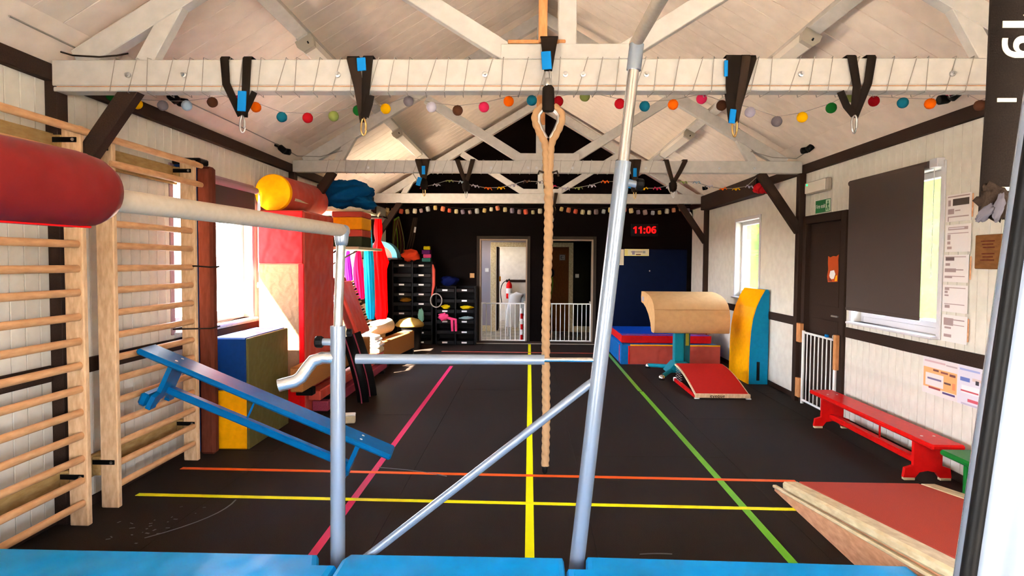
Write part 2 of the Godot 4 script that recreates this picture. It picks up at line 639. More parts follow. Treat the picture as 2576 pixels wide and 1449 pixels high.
func build_walls() -> void:
	side_wall("wall_left", XL, 1.0, [[2.3, 0.0, 0.7, 2.35], [-4.9, -6.3, 1.02, 2.32], [-7.45, -10.35, 1.02, 2.2]], -0.6, -7.35)
	side_wall("wall_right", XR, -1.0, [[2.3, 0.3, 0.9, 2.35], [-4.93, -6.2, 1.04, 2.36], [-6.36, -7.28, 0.0, 2.12], [-8.72, -9.7, 1.1, 2.24]], -1.6, -7.35)
	# back wall: black, with two doorways and the gable
	var w := setting("wall_back")
	var doors := [[-0.976, -0.031], [0.346, 1.271]]
	var xs := [XL - 0.16, doors[0][0], doors[0][1], doors[1][0], doors[1][1], XR + 0.16]
	for i in [0, 2, 4]:
		slab("wall_core", Vector3(xs[i], 0, ZB), Vector3(xs[i + 1], 2.06, ZB - 0.14), "backwall", w, 0.0)
	var g := [Vector2(XL - 0.16, 2.06), Vector2(XR + 0.16, 2.06), Vector2(XR + 0.16, 2.9), Vector2(RIDGE, 2.93 + 2.8 * SLOPE + 0.15), Vector2(XL - 0.16, 2.9)]
	put("gable", prism(g, 0.14), "backwall", w, Vector3(0, 0, ZB - 0.07))
	# wall behind the camera with a wide glazed opening
	var r := setting("wall_rear")
	slab("wall_core", Vector3(XL - 0.16, 0, ZR), Vector3(0.2, 2.3, ZR + 0.16), "wall", r, 0.0)
	slab("wall_core", Vector3(1.3, 0, ZR), Vector3(XR + 0.16, 2.3, ZR + 0.16), "wall", r, 0.0)
	var g2 := [Vector2(XL - 0.16, 2.3), Vector2(XR + 0.16, 2.3), Vector2(XR + 0.16, 2.9), Vector2(RIDGE, 2.93 + 2.8 * SLOPE + 0.15), Vector2(XL - 0.16, 2.9)]
	put("gable", prism(g2, 0.16), "wall", r, Vector3(0, 0, ZR + 0.08))
	# black timbers on the side walls: top plate, mid rail, skirting
	var n := 1
	for side in [[XL, 1.0, "left"], [XR, -1.0, "right"]]:
		var x: float = side[0]
		var s: float = side[1]
		var t := setting("trim_%d" % n)
		slab("wall_plate", Vector3(x, 2.645, ZR), Vector3(x + s * 0.05, 2.745, ZB), "black", t)
		n += 1
		t = setting("trim_%d" % n)
		n += 1
		var rails := [[ZR, -3.60], [-3.74, -7.28], [-7.42, ZB]] if s > 0 else [[ZR, -6.30], [-7.42, ZB]]
		for q in rails:
			slab("mid_rail", Vector3(x - s * 0.005, 0.872, q[0]), Vector3(x + s * 0.022, 0.968 if s > 0 else 0.972, q[1]), "black", t)
		var b := setting("baseboard_%s" % side[2])
		for q in ([[ZR, ZB]] if s > 0 else [[ZR, -6.30], [-7.35, ZB]]):
			slab("skirting", Vector3(x, 0.0, q[0]), Vector3(x + s * 0.014, 0.06, q[1]), "black", b)
	# sloping boards between the wall plate and the ceiling
	for side in [[XL, -2.65], [XR, 2.95]]:
		var t := setting("trim_%d" % n)
		n += 1
		bar("cove_board", Vector3((side[0] + side[1]) / 2.0, 2.84, ZR), Vector3((side[0] + side[1]) / 2.0, 2.84, ZB), 0.02, 0.295, "ceil", t, Vector3(side[1] - side[0], 0.2, 0))

func build_ceiling() -> void:
	var c := setting("ceiling")
	for side in [-1.0, 1.0]:
		var eave := Vector3(-2.87 if side < 0 else 3.17, 2.93 - 0.22 * SLOPE, 0)
		var top := Vector3(RIDGE, eave.y + absf(eave.x - RIDGE) * SLOPE, 0)
		var along := (top - eave)
		var len := along.length()
		var u := along / len
		var nrm := Vector3(u.y * side, absf(u.x), 0) * 1.0
		nrm = Vector3(-u.y, u.x, 0) if side < 0 else Vector3(u.y, -u.x, 0)
		var basis := Basis(u, nrm, u.cross(nrm))
		var mid := (eave + top) / 2.0
		put("roof_sheet", box(Vector3(len + 0.3, 0.08, ZR - ZB + 0.4), 0.0), "ceil", c, mid + nrm * 0.055 + Vector3(0, 0, (ZR + ZB) / 2.0), basis)
		var n := 66
		var step := (ZR - ZB) / n
		for k in n:
			put("ceiling_board", box(Vector3(len, 0.014, step - 0.004), 0.003), "ceil", c, mid + nrm * 0.007 + Vector3(0, 0, ZR - step * (k + 0.5)), basis)
	# the roof runs on past the walls as eaves
	for q in [[XL - 0.16, -1.0], [XR + 0.16, 1.0]]:
		slab("eaves_soffit", Vector3(q[0], 2.56, ZR + 0.3), Vector3(q[0] + q[1] * 0.42, 2.62, ZB - 0.2), "ceil", c, 0.0)
		slab("fascia", Vector3(q[0] + q[1] * 0.40, 2.50, ZR + 0.3), Vector3(q[0] + q[1] * 0.42, 2.75, ZB - 0.2), "ceil", c, 0.0)
	# purlins under the slopes, ridge board
	var t := setting("trim_7")
	for p in [[-1.80, 3.44, -1.0], [2.13, 3.42, 1.0]]:
		bar("purlin", Vector3(p[0], p[1] - 0.05, ZR), Vector3(p[0], p[1] - 0.05, ZB), 0.10, 0.09, "beam", t, Vector3(p[2] * 0.5, 0.86, 0))
	slab("ridge_board", Vector3(RIDGE - 0.025, 4.38, ZR), Vector3(RIDGE + 0.025, 4.6, ZB), "beam", t)

func window_frame(num: int, x: float, s: float, o: Array, mullions: Array, sill := true) -> void:
	# glass stands back in the wall; frame bars, opening sash, pane, reveal lining and sill are parts
	var w := setting("window_%d" % num)
	var xg := x - s * 0.11
	var z0: float = o[0]
	var z1: float = o[1]
	var y0: float = o[2]
	var y1: float = o[3]
	for q in [[z0, z0 - 0.055, y0, y1], [z1 + 0.055, z1, y0, y1], [z0 - 0.055, z1 + 0.055, y0, y0 + 0.055], [z0 - 0.055, z1 + 0.055, y1 - 0.055, y1]]:
		slab("frame", Vector3(xg - s * 0.03, q[2], q[0]), Vector3(xg + s * 0.03, q[3], q[1]), "pvc", w)
	for m in mullions:
		slab("mullion", Vector3(xg - s * 0.03, y0 + 0.055, m + 0.03), Vector3(xg + s * 0.03, y1 - 0.055, m - 0.03), "pvc", w)
	slab("pane", Vector3(xg - s * 0.003, y0 + 0.05, z0 - 0.05), Vector3(xg + s * 0.003, y1 - 0.05, z1 + 0.05), "glass", w, 0.0)
	# sash rails low down with two handles
	slab("sash_rail", Vector3(xg, y0 + 0.055, z0 - 0.055), Vector3(xg + s * 0.045, y0 + 0.105, z1 + 0.055), "pvc", w)
	for k in [0.3, 0.7]:
		var zc := lerpf(z0, z1, k)
		var h := put("handle", box(Vector3(0.02, 0.018, 0.16), 0.006), "white", w, Vector3(xg + s * 0.075, y0 + 0.10, zc))
		obj("base", box(Vector3(0.03, 0.03, 0.04), 0.004), "white", h, Vector3(-s * 0.02, 0, 0.05))
	if sill:
		slab("sill", Vector3(x - s * 0.1, y0 - 0.022, z0 + 0.02), Vector3(x + s * 0.06, y0, z1 - 0.02), "pvc", w)
	for q in [[z0 + 0.05, z0], [z1, z1 - 0.05]]:
		slab("architrave", Vector3(x - s * 0.002, y0 - 0.02, q[0]), Vector3(x + s * 0.012, y1 + 0.05, q[1]), "mauve" if s > 0 else "pvc", w)
	slab("architrave", Vector3(x - s * 0.002, y1, z0), Vector3(x + s * 0.012, y1 + 0.05, z1), "mauve" if s > 0 else "pvc", w)

func build_windows() -> void:
	window_frame(1, XL, 1.0, [-4.9, -6.3, 1.02, 2.32], [-5.30])
	window_frame(2, XL, 1.0, [-7.45, -10.35, 1.02, 2.2], [-8.4, -9.4])
	window_frame(3, XR, -1.0, [-4.93, -6.2, 1.04, 2.36], [])
	window_frame(4, XR, -1.0, [-8.72, -9.7, 1.1, 2.24], [])
	window_frame(5, XL, 1.0, [2.3, 0.0, 0.7, 2.35], [1.3])
	window_frame(7, XR, -1.0, [2.3, 0.3, 0.9, 2.35], [1.3])
	# glazed door behind the camera
	var w := setting("window_6")
	for x in [0.2, 1.24]:
		slab("frame", Vector3(x, 0, ZR + 0.05), Vector3(x + 0.06, 2.3, ZR + 0.11), "pvc", w)
	for y in [0.0, 2.24]:
		slab("frame", Vector3(0.26, y, ZR + 0.05), Vector3(1.24, y + 0.06, ZR + 0.11), "pvc", w)
	slab("pane", Vector3(0.26, 0.06, ZR + 0.077), Vector3(1.24, 2.24, ZR + 0.083), "glass", w, 0.0)
	# roller blinds
	var b := thing("roller_blind", "dark roller blind drawn partly down over the left window behind the wall bars", "blind", Vector3(XL + 0.02, 2.3, -5.6))
	pipe("roller", [Vector3(XL + 0.055, 2.31, -4.93), Vector3(XL + 0.055, 2.31, -6.3)], 0.032, "mauve", b, 16)
	slab("fabric", Vector3(XL + 0.054, 2.06, -4.97), Vector3(XL + 0.057, 2.31, -6.27), "blind", b, 0.0005)
	slab("hem_bar", Vector3(XL + 0.049, 2.045, -4.97), Vector3(XL + 0.062, 2.07, -6.27), "blind", b)
	var pts := []
	for i in 20:
		var a := TAU * i / 20.0
		pts.append(Vector3(XL + 0.075, 1.73 + 0.56 * sin(a) * (1.0 if sin(a) > 0 else 0.55), -6.33 + 0.028 * cos(a)))
	pipe("bead_chain", pts, 0.006, "white", b, 8, true)
	put("chain_weight", blob(Vector3(0.008, 0.03, 0.012), 0.0, 1, 6), "white", b, Vector3(XL + 0.075, 1.35, -6.28))
	var c := thing("roller_blind", "charcoal roller blind covering almost all of the right-hand window", "blind", Vector3(XR - 0.03, 2.4, -5.6))
	pipe("roller", [Vector3(XR - 0.05, 2.39, -5.0), Vector3(XR - 0.05, 2.39, -6.2)], 0.03, "blind", c, 16)
	slab("fabric", Vector3(XR - 0.075, 1.17, -5.03), Vector3(XR - 0.078, 2.39, -6.18), "blind", c, 0.0005)
	slab("hem_bar", Vector3(XR - 0.070, 1.155, -5.03), Vector3(XR - 0.084, 1.185, -6.18), "blind", c)
	slab("bracket", Vector3(XR, 2.36, -4.90), Vector3(XR - 0.06, 2.43, -5.0), "pvc", c)
	pipe("chain", [Vector3(XR - 0.04, 2.37, -4.965), Vector3(XR - 0.04, 2.2, -4.962), Vector3(XR - 0.04, 1.5, -4.965)], 0.0035, "white", c, 6)

func build_doors() -> void:
	var d := setting("door_1")
	slab("leaf", Vector3(XR + 0.03, 0.005, -6.42), Vector3(XR + 0.075, 2.06, -7.22), "black", d)
	for q in [[-6.32, -6.42, 0.0, 2.15], [-7.22, -7.30, 0.0, 2.15]]:
		slab("frame", Vector3(XR - 0.03, q[2], q[0]), Vector3(XR + 0.14, q[3], q[1]), "black", d)
	slab("frame", Vector3(XR - 0.03, 2.06, -6.42), Vector3(XR + 0.14, 2.15, -7.22), "black", d)
	slab("panel", Vector3(XR + 0.022, 1.15, -6.53), Vector3(XR + 0.032, 1.95, -7.1), "black", d, 0.006)
	slab("panel", Vector3(XR + 0.022, 0.2, -6.53), Vector3(XR + 0.032, 1.0, -7.1), "black", d, 0.006)
	var h := put("handle", box(Vector3(0.02, 0.02, 0.13), 0.006), "steel", d, Vector3(XR - 0.02, 1.06, -6.52))
	obj("spindle", box(Vector3(0.06, 0.016, 0.016), 0.004), "steel", h, Vector3(0.03, 0, 0.05))
	# doorways in the back wall
	var n := 8
	for q in [[-0.976, -0.031], [0.346, 1.271]]:
		var t := setting("trim_%d" % n)
		n += 1
		slab("jamb", Vector3(q[0], 0, ZB + 0.02), Vector3(q[0] + 0.03, 2.06, ZB - 0.15), "lining", t)
		slab("jamb", Vector3(q[1] - 0.03, 0, ZB + 0.02), Vector3(q[1], 2.06, ZB - 0.15), "lining", t)
		slab("head", Vector3(q[0] + 0.03, 2.03, ZB + 0.02), Vector3(q[1] - 0.03, 2.06, ZB - 0.15), "lining", t)
		for a in [[q[0] - 0.06, q[0], 0.0, 2.12], [q[1], q[1] + 0.06, 0.0, 2.12], [q[0], q[1], 2.06, 2.12]]:
			slab("architrave", Vector3(a[0], a[2], ZB), Vector3(a[1], a[3], ZB + 0.022), "lining_dark", t)
	var st := setting("trim_%d" % n)
	slab("threshold", Vector3(-1.4, 0.0, ZB), Vector3(1.45, 0.035, ZB + 0.16), "black", st, 0.008)
	slab("nosing", Vector3(-1.4, 0.0, ZB + 0.16), Vector3(1.45, 0.012, ZB + 0.2), "lead", st)

func back_room() -> void:
	# the room seen through the two doorways, divided by a partition with doors of its own
	var w := setting("wall_beyond")
	var zp := -14.3
	for q in [[-3.0, -0.86, "lav"], [0.02, 0.38, "backwall"], [1.0, 3.4, "dark_green"]]:
		slab("partition", Vector3(q[0], 0, zp), Vector3(q[1], 2.75, zp - 0.1), q[2], w, 0.0)
	slab("partition", Vector3(-0.86, 2.06, zp), Vector3(0.02, 2.75, zp - 0.1), "lav", w, 0.0)
	slab("partition", Vector3(0.38, 2.06, zp), Vector3(1.0, 2.75, zp - 0.1), "dark_green", w, 0.0)
	slab("divider", Vector3(0.12, 0, ZB - 0.14), Vector3(0.2, 2.75, zp), "backwall", w, 0.0)
	slab("hall_wall", Vector3(-3.0, 0, -16.9), Vector3(3.4, 2.75, -17.0), "wall", w, 0.0)
	slab("side", Vector3(-3.0, 0, ZB - 0.14), Vector3(-2.9, 1.8, -17.0), "wall", w, 0.0)
	slab("side", Vector3(-3.0, 2.2, ZB - 0.14), Vector3(-2.9, 2.75, -17.0), "wall", w, 0.0)
	slab("side", Vector3(3.3, 0, ZB - 0.14), Vector3(3.4, 2.75, -17.0), "wall", w, 0.0)
	slab("lid", Vector3(-3.0, 2.75, ZB - 0.14), Vector3(3.4, 2.85, -17.0), "ceil", w, 0.0)
	var rng := RandomNumberGenerator.new()
	rng.seed = 9
	var fl := setting("floor_beyond")
	slab("screed", Vector3(-2.9, -0.012, ZB - 0.14), Vector3(3.3, -0.004, -16.9), "lead", fl, 0.0)
	for i in 16:
		for j in 14:
			slab("floor_tile", Vector3(-1.6 + i * 0.2 + 0.002, -0.005, ZB - 0.3 - j * 0.32), Vector3(-1.6 + (i + 1) * 0.2 - 0.002, 0.001, ZB - 0.3 - (j + 1) * 0.32 + 0.004), "floor_tile_a" if (i + j) % 2 == 0 else "floor_tile_b", fl, 0.0008)
	slab("rail", Vector3(-0.62, 1.06, -16.9), Vector3(0.0, 1.13, -16.87), "black", w)
	# cream door casings in the partition
	var t := setting("trim_11")
	for q in [[-0.86, 0.02], [0.38, 1.0]]:
		for a in [[q[0] - 0.02, q[0] + 0.1, 0.0, 2.06], [q[1] - 0.08, q[1] + 0.02, 0.0, 2.06], [q[0] + 0.1, q[1] - 0.08, 1.96, 2.06]]:
			slab("casing", Vector3(a[0], a[2], zp + 0.02), Vector3(a[1], a[3], zp - 0.12), "cream_wood", t)
	for a in [[-1.5, -0.88], [1.02, 1.6]]:
		slab("skirting", Vector3(a[0], 0, zp), Vector3(a[1], 0.14, zp + 0.02), "cream_wood", t)
	var d := setting("door_2")
	slab("leaf", Vector3(0.48, 0.01, zp - 0.03), Vector3(0.92, 1.96, zp - 0.07), "door_wood", d)
	sheet("notice", Vector2(0.13, 0.13), picture(32, 32, Color(0.2, 0.12, 0.06), [[3, 3, 26, 26, Color(0.75, 0.7, 0.6)], [6, 6, 20, 20, Color(0.12, 0.08, 0.06)], [12, 9, 5, 14, Color(0.7, 0.65, 0.55)], [20, 9, 4, 14, Color(0.7, 0.65, 0.55)]]), d, Vector3(0.77, 1.72, zp - 0.028), Basis())
	var d3 := setting("door_3")
	slab("leaf", Vector3(-0.755, 0.01, zp - 0.13), Vector3(-0.71, 1.96, zp - 0.75), "black", d3)
	put("handle", box(Vector3(0.05, 0.12, 0.03), 0.006), "foam_yellow", d3, Vector3(-0.70, 1.2, zp - 0.68))
	# light switches
	tag(put_top("light_switch", box(Vector3(0.086, 0.086, 0.012), 0.004), "white", Vector3(-0.965, 1.42, zp + 0.008)), "white light switch on the grey wall through the left doorway", "switch")
	tag(put_top("light_switch", box(Vector3(0.086, 0.086, 0.012), 0.004), "white", Vector3(1.11, 1.30, zp + 0.008)), "white light switch on the dark green wall through the right doorway", "switch")
	# fire extinguisher with its hose, standing on a stand against the hall wall
	var e := thing("fire_extinguisher", "red fire extinguisher hung on the hall wall seen through the left doorway", "extinguisher", Vector3(-0.53, 0.62, -16.78))
	obj("cylinder", lathe([[0.0, 0.0], [0.07, 0.0], [0.08, 0.02], [0.08, 0.36], [0.06, 0.42], [0.025, 0.45], [0.025, 0.48], [0.0, 0.48]], 20), "bright_red", e)
	obj("valve", box(Vector3(0.03, 0.05, 0.12), 0.006), "plastic_black", e, Vector3(0, 0.51, 0))
	obj("label_band", lathe([[0.0811, 0.14], [0.0811, 0.28]], 20), "paper", e)
	var hose := []
	for i in 9:
		var u := i / 8.0
		hose.append(Vector3(-0.03 - 0.2 * sin(u * 2.2), 0.49 - 0.62 * u * u, 0.03))
	obj("hose", tube(hose, 0.011, 8), "plastic_black", e)
	slab("bracket", Vector3(-0.57, 0.8, -16.9), Vector3(-0.49, 0.9, -16.85), "steel", e)
	# white chair with a cloth behind the left gate, red-and-white post
	var c := thing("chair", "white chair with a cloth thrown over it behind the left doorway's gate", "chair", Vector3(-0.25, 0, -13.6))
	for q in [[-0.2, -0.18], [0.2, -0.18], [-0.2, 0.18], [0.2, 0.18]]:
		obj("leg", tube([Vector3(q[0], 0.0, q[1]), Vector3(q[0] * 0.85, 0.45, q[1] * 0.85)], 0.014, 8), "white", c)
	obj("seat", box(Vector3(0.42, 0.04, 0.42), 0.015), "white", c, Vector3(0, 0.46, 0))
	obj("backrest", box(Vector3(0.4, 0.38, 0.025), 0.012), "white", c, Vector3(0, 0.72, -0.2), rotx(-6))
	obj("cloth", sweep([Vector3(-0.1, 0.2, 0.24), Vector3(-0.08, 0.55, 0.22), Vector3(-0.03, 0.85, 0.0), Vector3(0.05, 0.9, -0.16)], [rect(0.26, 0.03, 0.01), rect(0.3, 0.05, 0.015), rect(0.26, 0.06, 0.02), rect(0.2, 0.04, 0.01)]), "white", c)
	var p := thing("striped_pole", "red and white striped pole standing beside the left doorway's gate", "pole", Vector3(-0.14, 0, -12.75))
	for k in 6:
		obj("band", lathe([[0.0, 0.0], [0.03, 0.0], [0.03, 0.11], [0.0, 0.11]], 12, false), "bright_red" if k % 2 == 0 else "white", p, Vector3(0, 0.11 * k, 0))
	# lead hanging on the brown door
	var l := thing("hanging_lead", "black and green lead hanging on the brown door beyond the rope", "lead", Vector3(0.50, 1.35, zp))
	pipe("green_strap", [Vector3(0.50, 1.4, zp - 0.01), Vector3(0.49, 1.1, zp - 0.01), Vector3(0.52, 0.75, zp - 0.01), Vector3(0.55, 1.1, zp - 0.01), Vector3(0.53, 1.4, zp - 0.01)], 0.014, "strap_green", l, 6)
	put("grip", blob(Vector3(0.06, 0.1, 0.03), 0.4, 3, 8), "plastic_black", l, Vector3(0.53, 1.36, zp - 0.01))
	# gates in the doorways
	gate("white metal safety gate in the left back doorway", Vector3(-0.94, 0, ZB - 0.06), Vector3(-0.07, 0, ZB - 0.06), 0.8, 9)
	gate("white metal safety gate in the right back doorway behind the rope", Vector3(0.38, 0, ZB - 0.06), Vector3(1.235, 0, ZB - 0.06), 0.8, 10)

func put_top(called: String, mesh: Mesh, m, at: Vector3, basis := Basis()) -> MeshInstance3D:
	var o := obj(numbered(called), mesh, m, self, at, basis)
	return o

func gate(label: String, a: Vector3, b: Vector3, h: float, n: int) -> Node3D:
	var g := thing("safety_gate", label, "gate", (a + b) / 2.0)
	var up := Vector3.UP
	for y in [0.04, h - 0.02]:
		pipe("rail", [a + up * y, b + up * y], 0.013, "white", g, 8)
	for k in n + 1:
		var p := a.lerp(b, float(k) / n)
		pipe("post" if k in [0, n] else "spindle", [p + up * (0.0 if k in [0, n] else 0.04), p + up * (h if k in [0, n] else h - 0.02)], 0.018 if k in [0, n] else 0.0075, "white", g, 8)
	put("latch", box(Vector3(0.06, 0.05, 0.05), 0.01), "lead", g, b + up * (h + 0.01))
	return g

# ------------------------------------------------------------------ roof trusses
func trusses() -> void:
	var data := [
		[-3.65, 2.615, 2.765, 0.21, "nearest white roof truss, its beam wound with wire and hung with the climbing rope", [-2.34, -2.01, -1.11, -0.26, 0.2, 0.3, 0.66, 1.53, 2.37]],
		[-7.35, 2.65, 2.79, 0.125, "middle white roof truss above the vaulting table side of the hall", [-1.9, -0.45, -0.02, 0.08, 0.5, 1.35, 2.2, 2.6]],
		[-11.2, 2.66, 2.83, 0.2, "far white roof truss in front of the black gable", [0.9, 1.1]]]
	for d in data:
		var z: float = d[0]
		var y0: float = d[1]
		var y1: float = d[2]
		var t := thing("roof_truss", d[4], "roof truss", Vector3(0.17, y0, z), "roof trusses")
		slab("tie_beam", Vector3(XL + 0.05, y0, z - 0.05), Vector3(XR - 0.05, y1, z + 0.05), "beam", t, 0.006)
		if z > -5.0:
			slab("soffit_board", Vector3(XL + 0.06, y0 - 0.032, z - 0.045), Vector3(XR - 0.06, y0 - 0.006, z + 0.052), "beam", t, 0.004)
			slab("strip", Vector3(XL + 0.06, y0 - 0.006, z - 0.04), Vector3(XR - 0.06, y0, z + 0.042), "raw_wood", t, 0.001)
		# principal rafters under the purlins
		for s in [-1.0, 1.0]:
			var ex := -2.66 if s < 0 else 2.96
			var drop := 0.165
			bar("rafter", Vector3(ex, 2.93 - drop, z), Vector3(RIDGE - s * 0.0, 2.93 + 2.8 * SLOPE - drop, z), 0.08, 0.13, "beam", t)
			# strut from the foot of the king post to the rafter
			var c := 0.2
			bar("strut", Vector3(c + s * 0.33, y1 + 0.04, z), Vector3(c + s * 1.42, y1 + 0.04 + 1.09 * 0.62, z), 0.075, 0.105, "beam", t)
			# short strut near the wall
			var wx := -2.27 if s < 0 else 2.60
			bar("end_strut", Vector3(wx, y1 - 0.02, z), Vector3(wx - s * 0.22, y1 + 0.36, z), 0.07, 0.10, "beam", t, Vector3(1, 0, 0))
			# wall post and knee brace
			var px := XL if s < 0 else XR
			slab("post", Vector3(px, 0.0, z - 0.045), Vector3(px - s * 0.075, 2.70, z + 0.045), "black", t)
			bar("knee_brace", Vector3(px - s * 0.05, 1.98, z), Vector3(px - s * 0.52, y0 + 0.01, z), 0.075, 0.10, "black", t, Vector3(1, 0, 0))
		slab("king_post", Vector3(d[3] - 0.052, y1 + 0.08, z - 0.05), Vector3(d[3] + 0.052, 4.40, z + 0.05), "beam", t)
		slab("straining_block", Vector3(-0.17, y1, z - 0.05), Vector3(0.58, y1 + 0.085, z + 0.05), "beam", t)
		if z > -5.0:
			slab("hanger_stud", Vector3(0.045, y1 + 0.087, z + 0.02), Vector3(0.095, 4.3, z + 0.07), "raw_wood", t)
			slab("hanger_plank", Vector3(-0.13, y1 + 0.087, z - 0.05), Vector3(0.2, y1 + 0.107, z + 0.055), "raw_wood", t)
		elif z > -9.0:
			slab("hanger_stud", Vector3(0.075, 3.2, z + 0.052), Vector3(0.175, 3.55, z + 0.07), "raw_wood", t)
		for x in d[5]:
			put("bolt", lathe([[0.0, 0.0], [0.016, 0.0], [0.016, 0.012], [0.008, 0.014], [0.008, 0.03], [0.0, 0.03]], 12, false), "steel", t, Vector3(x, (y0 + y1) / 2.0 - 0.015, z + 0.05), rotx(90))
	# wire of an old light string wound round the beams
	for q in [[-3.65, 2.578, 2.768, -2.45, 2.55, 46, "thin grey wire wound in slanting turns round the nearest roof beam"], [-7.35, 2.647, 2.793, -2.4, 1.5, 34, "thin grey wire wound in slanting turns round the middle roof beam"]]:
		var pts := []
		var n: int = q[5]
		var w := 0.058
		for i in n:
			var x: float = lerpf(q[3], q[4], float(i) / n)
			var dx: float = (q[4] - q[3]) / n
			var j := 0.25 * dx * sin(i * 2.3)
			pts.append_array([Vector3(x, q[1] - 0.004, q[0] + w), Vector3(x + dx * 0.35 + j, q[2] + 0.004, q[0] + w), Vector3(x + dx * 0.5, q[2] + 0.004, q[0] - w), Vector3(x + dx * 0.9, q[1] - 0.004, q[0] - w)])
		var t := thing("light_string", q[6], "wire", Vector3(0, q[1], q[0]))
		put("wire", sweep(pts, [ring(0.0022, 5)], false, true), "wire", t)

# ------------------------------------------------------------------ bars in the foreground
func bars_rig() -> void:
	var t := thing("uneven_bars", "pale grey steel bars apparatus in the foreground, low rail left, high rail right", "gym bars", Vector3(-0.3, 0, -1.8))
	# far left upright
	pipe("lower_upright", [Vector3(-0.892, 0.0, -2.85), Vector3(-0.885, 1.30, -2.85)], 0.0345, "paint_grey", t, 24)
	pipe("inner_upright", [Vector3(-0.885, 1.28, -2.85), Vector3(-0.868, 1.70, -2.85)], 0.021, "chrome", t, 20)
	put("rail_head", lathe([[0.0, 0.0], [0.026, 0.0], [0.03, 0.02], [0.034, 0.06], [0.03, 0.09], [0.0, 0.1]], 20), "paint_grey", t, Vector3(-0.866, 1.672, -2.85))
	var k := pipe("clamp_stub", [Vector3(-0.90, 1.225, -2.85), Vector3(-0.965, 1.225, -2.84)], 0.017, "paint_grey", t, 14)
	put("knob", lathe([[0.0, 0.0], [0.024, 0.0], [0.028, 0.006], [0.028, 0.028], [0.024, 0.034], [0.0, 0.034]], 10, false), "plastic_black", k, Vector3(-0.953, 1.225, -2.84), rotz(90))
	put("knob", lathe([[0.0, 0.0], [0.018, 0.0], [0.018, 0.02], [0.0, 0.022]], 10, false), "plastic_black", k, Vector3(-0.845, 1.268, -2.86), rotz(-90))
	# low rail running back past the camera
	pipe("low_rail", [Vector3(-0.862, 1.742, -2.88), Vector3(-0.94, 1.744, -2.0), Vector3(-1.03, 1.745, -1.3), Vector3(-1.12, 1.745, -0.5)], 0.0285, "rail", t, 24)
	# far right upright leans out
	pipe("lower_upright", [Vector3(0.215, 0.0, -2.85), Vector3(0.425, 2.06, -2.85)], 0.036, "paint_grey", t, 24)
	pipe("inner_upright", [Vector3(0.423, 2.04, -2.85), Vector3(0.470, 2.52, -2.85)], 0.026, "chrome", t, 20)
	pipe("rail_head", [Vector3(0.466, 2.47, -2.85), Vector3(0.478, 2.585, -2.85)], 0.033, "paint_grey", t, 20)
	pipe("high_rail", [Vector3(0.478, 2.60, -2.90), Vector3(0.50, 2.60, -2.0), Vector3(0.59, 2.60, -0.5)], 0.028, "rail", t, 24)
	var k2 := pipe("clamp_stub", [Vector3(0.435, 1.965, -2.85), Vector3(0.495, 1.955, -2.84)], 0.016, "paint_grey", t, 14)
	put("knob", lathe([[0.0, 0.0], [0.024, 0.0], [0.028, 0.006], [0.028, 0.028], [0.024, 0.034], [0.0, 0.034]], 10, false), "plastic_black", k2, Vector3(0.482, 1.957, -2.84), rotz(-95))
	# cross tube, its thinner end, the bent taped handle and the diagonal stay
	pipe("cross_tube", [Vector3(-0.80, 1.146, -2.85), Vector3(0.075, 1.152, -2.85)], 0.0235, "paint_grey", t, 20)
	pipe("cross_tube_end", [Vector3(0.06, 1.1515, -2.85), Vector3(0.325, 1.153, -2.85)], 0.0115, "chrome", t, 14)
	pipe("bent_handle", [Vector3(-0.89, 1.15, -2.85), Vector3(-0.955, 1.152, -2.84), Vector3(-0.995, 1.138, -2.83), Vector3(-1.02, 1.105, -2.82), Vector3(-1.043, 1.065, -2.80), Vector3(-1.065, 1.05, -2.79), Vector3(-1.135, 1.032, -2.77)], 0.029, "tape_silver", t, 18)
	pipe("diagonal_stay", [Vector3(0.30, 1.05, -2.86), Vector3(0.27, 1.028, -2.86), Vector3(-0.70, 0.252, -2.84), Vector3(-1.0, 0.02, -2.84)], 0.0195, "paint_grey", t, 18)
	# near uprights
	pipe("lower_upright", [Vector3(0.34, 0.0, -0.62), Vector3(0.602, 2.5, -0.62)], 0.039, "paint_grey", t, 28)
	pipe("rail_head", [Vector3(0.602, 2.48, -0.62), Vector3(0.61, 2.6, -0.62)], 0.033, "paint_grey", t, 20)
	pipe("slot", [Vector3(0.474 - 0.0365, 1.28, -0.62 + 0.0065), Vector3(0.602 - 0.0365, 2.5, -0.62 + 0.0065)], 0.0085, "plastic_black", t, 10)
	pipe("lower_upright", [Vector3(-1.1, 0.0, -0.62), Vector3(-1.1, 1.74, -0.62)], 0.0345, "paint_grey", t, 24)
	# base tubes under the mats
	pipe("base_tube", [Vector3(-1.25, 0.02, -2.95), Vector3(0.6, 0.02, -2.95)], 0.02, "paint_grey", t, 12)
	# red foam roll round the low rail
	var b := thing("foam_roll", "dark red vinyl foam roll strapped round the low rail at the left edge", "foam roll", Vector3(-1.07, 1.75, -1.0))
	var a0 := Vector3(-1.012, 1.757, -1.45)
	var dir := (Vector3(-1.12, 1.757, -0.5) - a0).normalized()
	put("cover", taper([a0, a0 + dir * 0.012, a0 + dir * 0.04, a0 + dir * 0.09, a0 + dir * 0.92, a0 + dir * 0.95], [0.05, 0.068, 0.08, 0.086, 0.086, 0.07], 32), "red_vinyl", b)
	pipe("seam", [a0 + dir * 0.06 + Vector3(0.02, -0.083, 0), a0 + dir * 0.9 + Vector3(0.02, -0.086, 0)], 0.003, "bright_red", b, 6)
	# numbered strap hanging from the high rail
	var s := thing("numbered_strap", "black webbing strap printed with white ticks and 19, hanging at the right edge", "strap", Vector3(0.566, 1.7, -0.75))
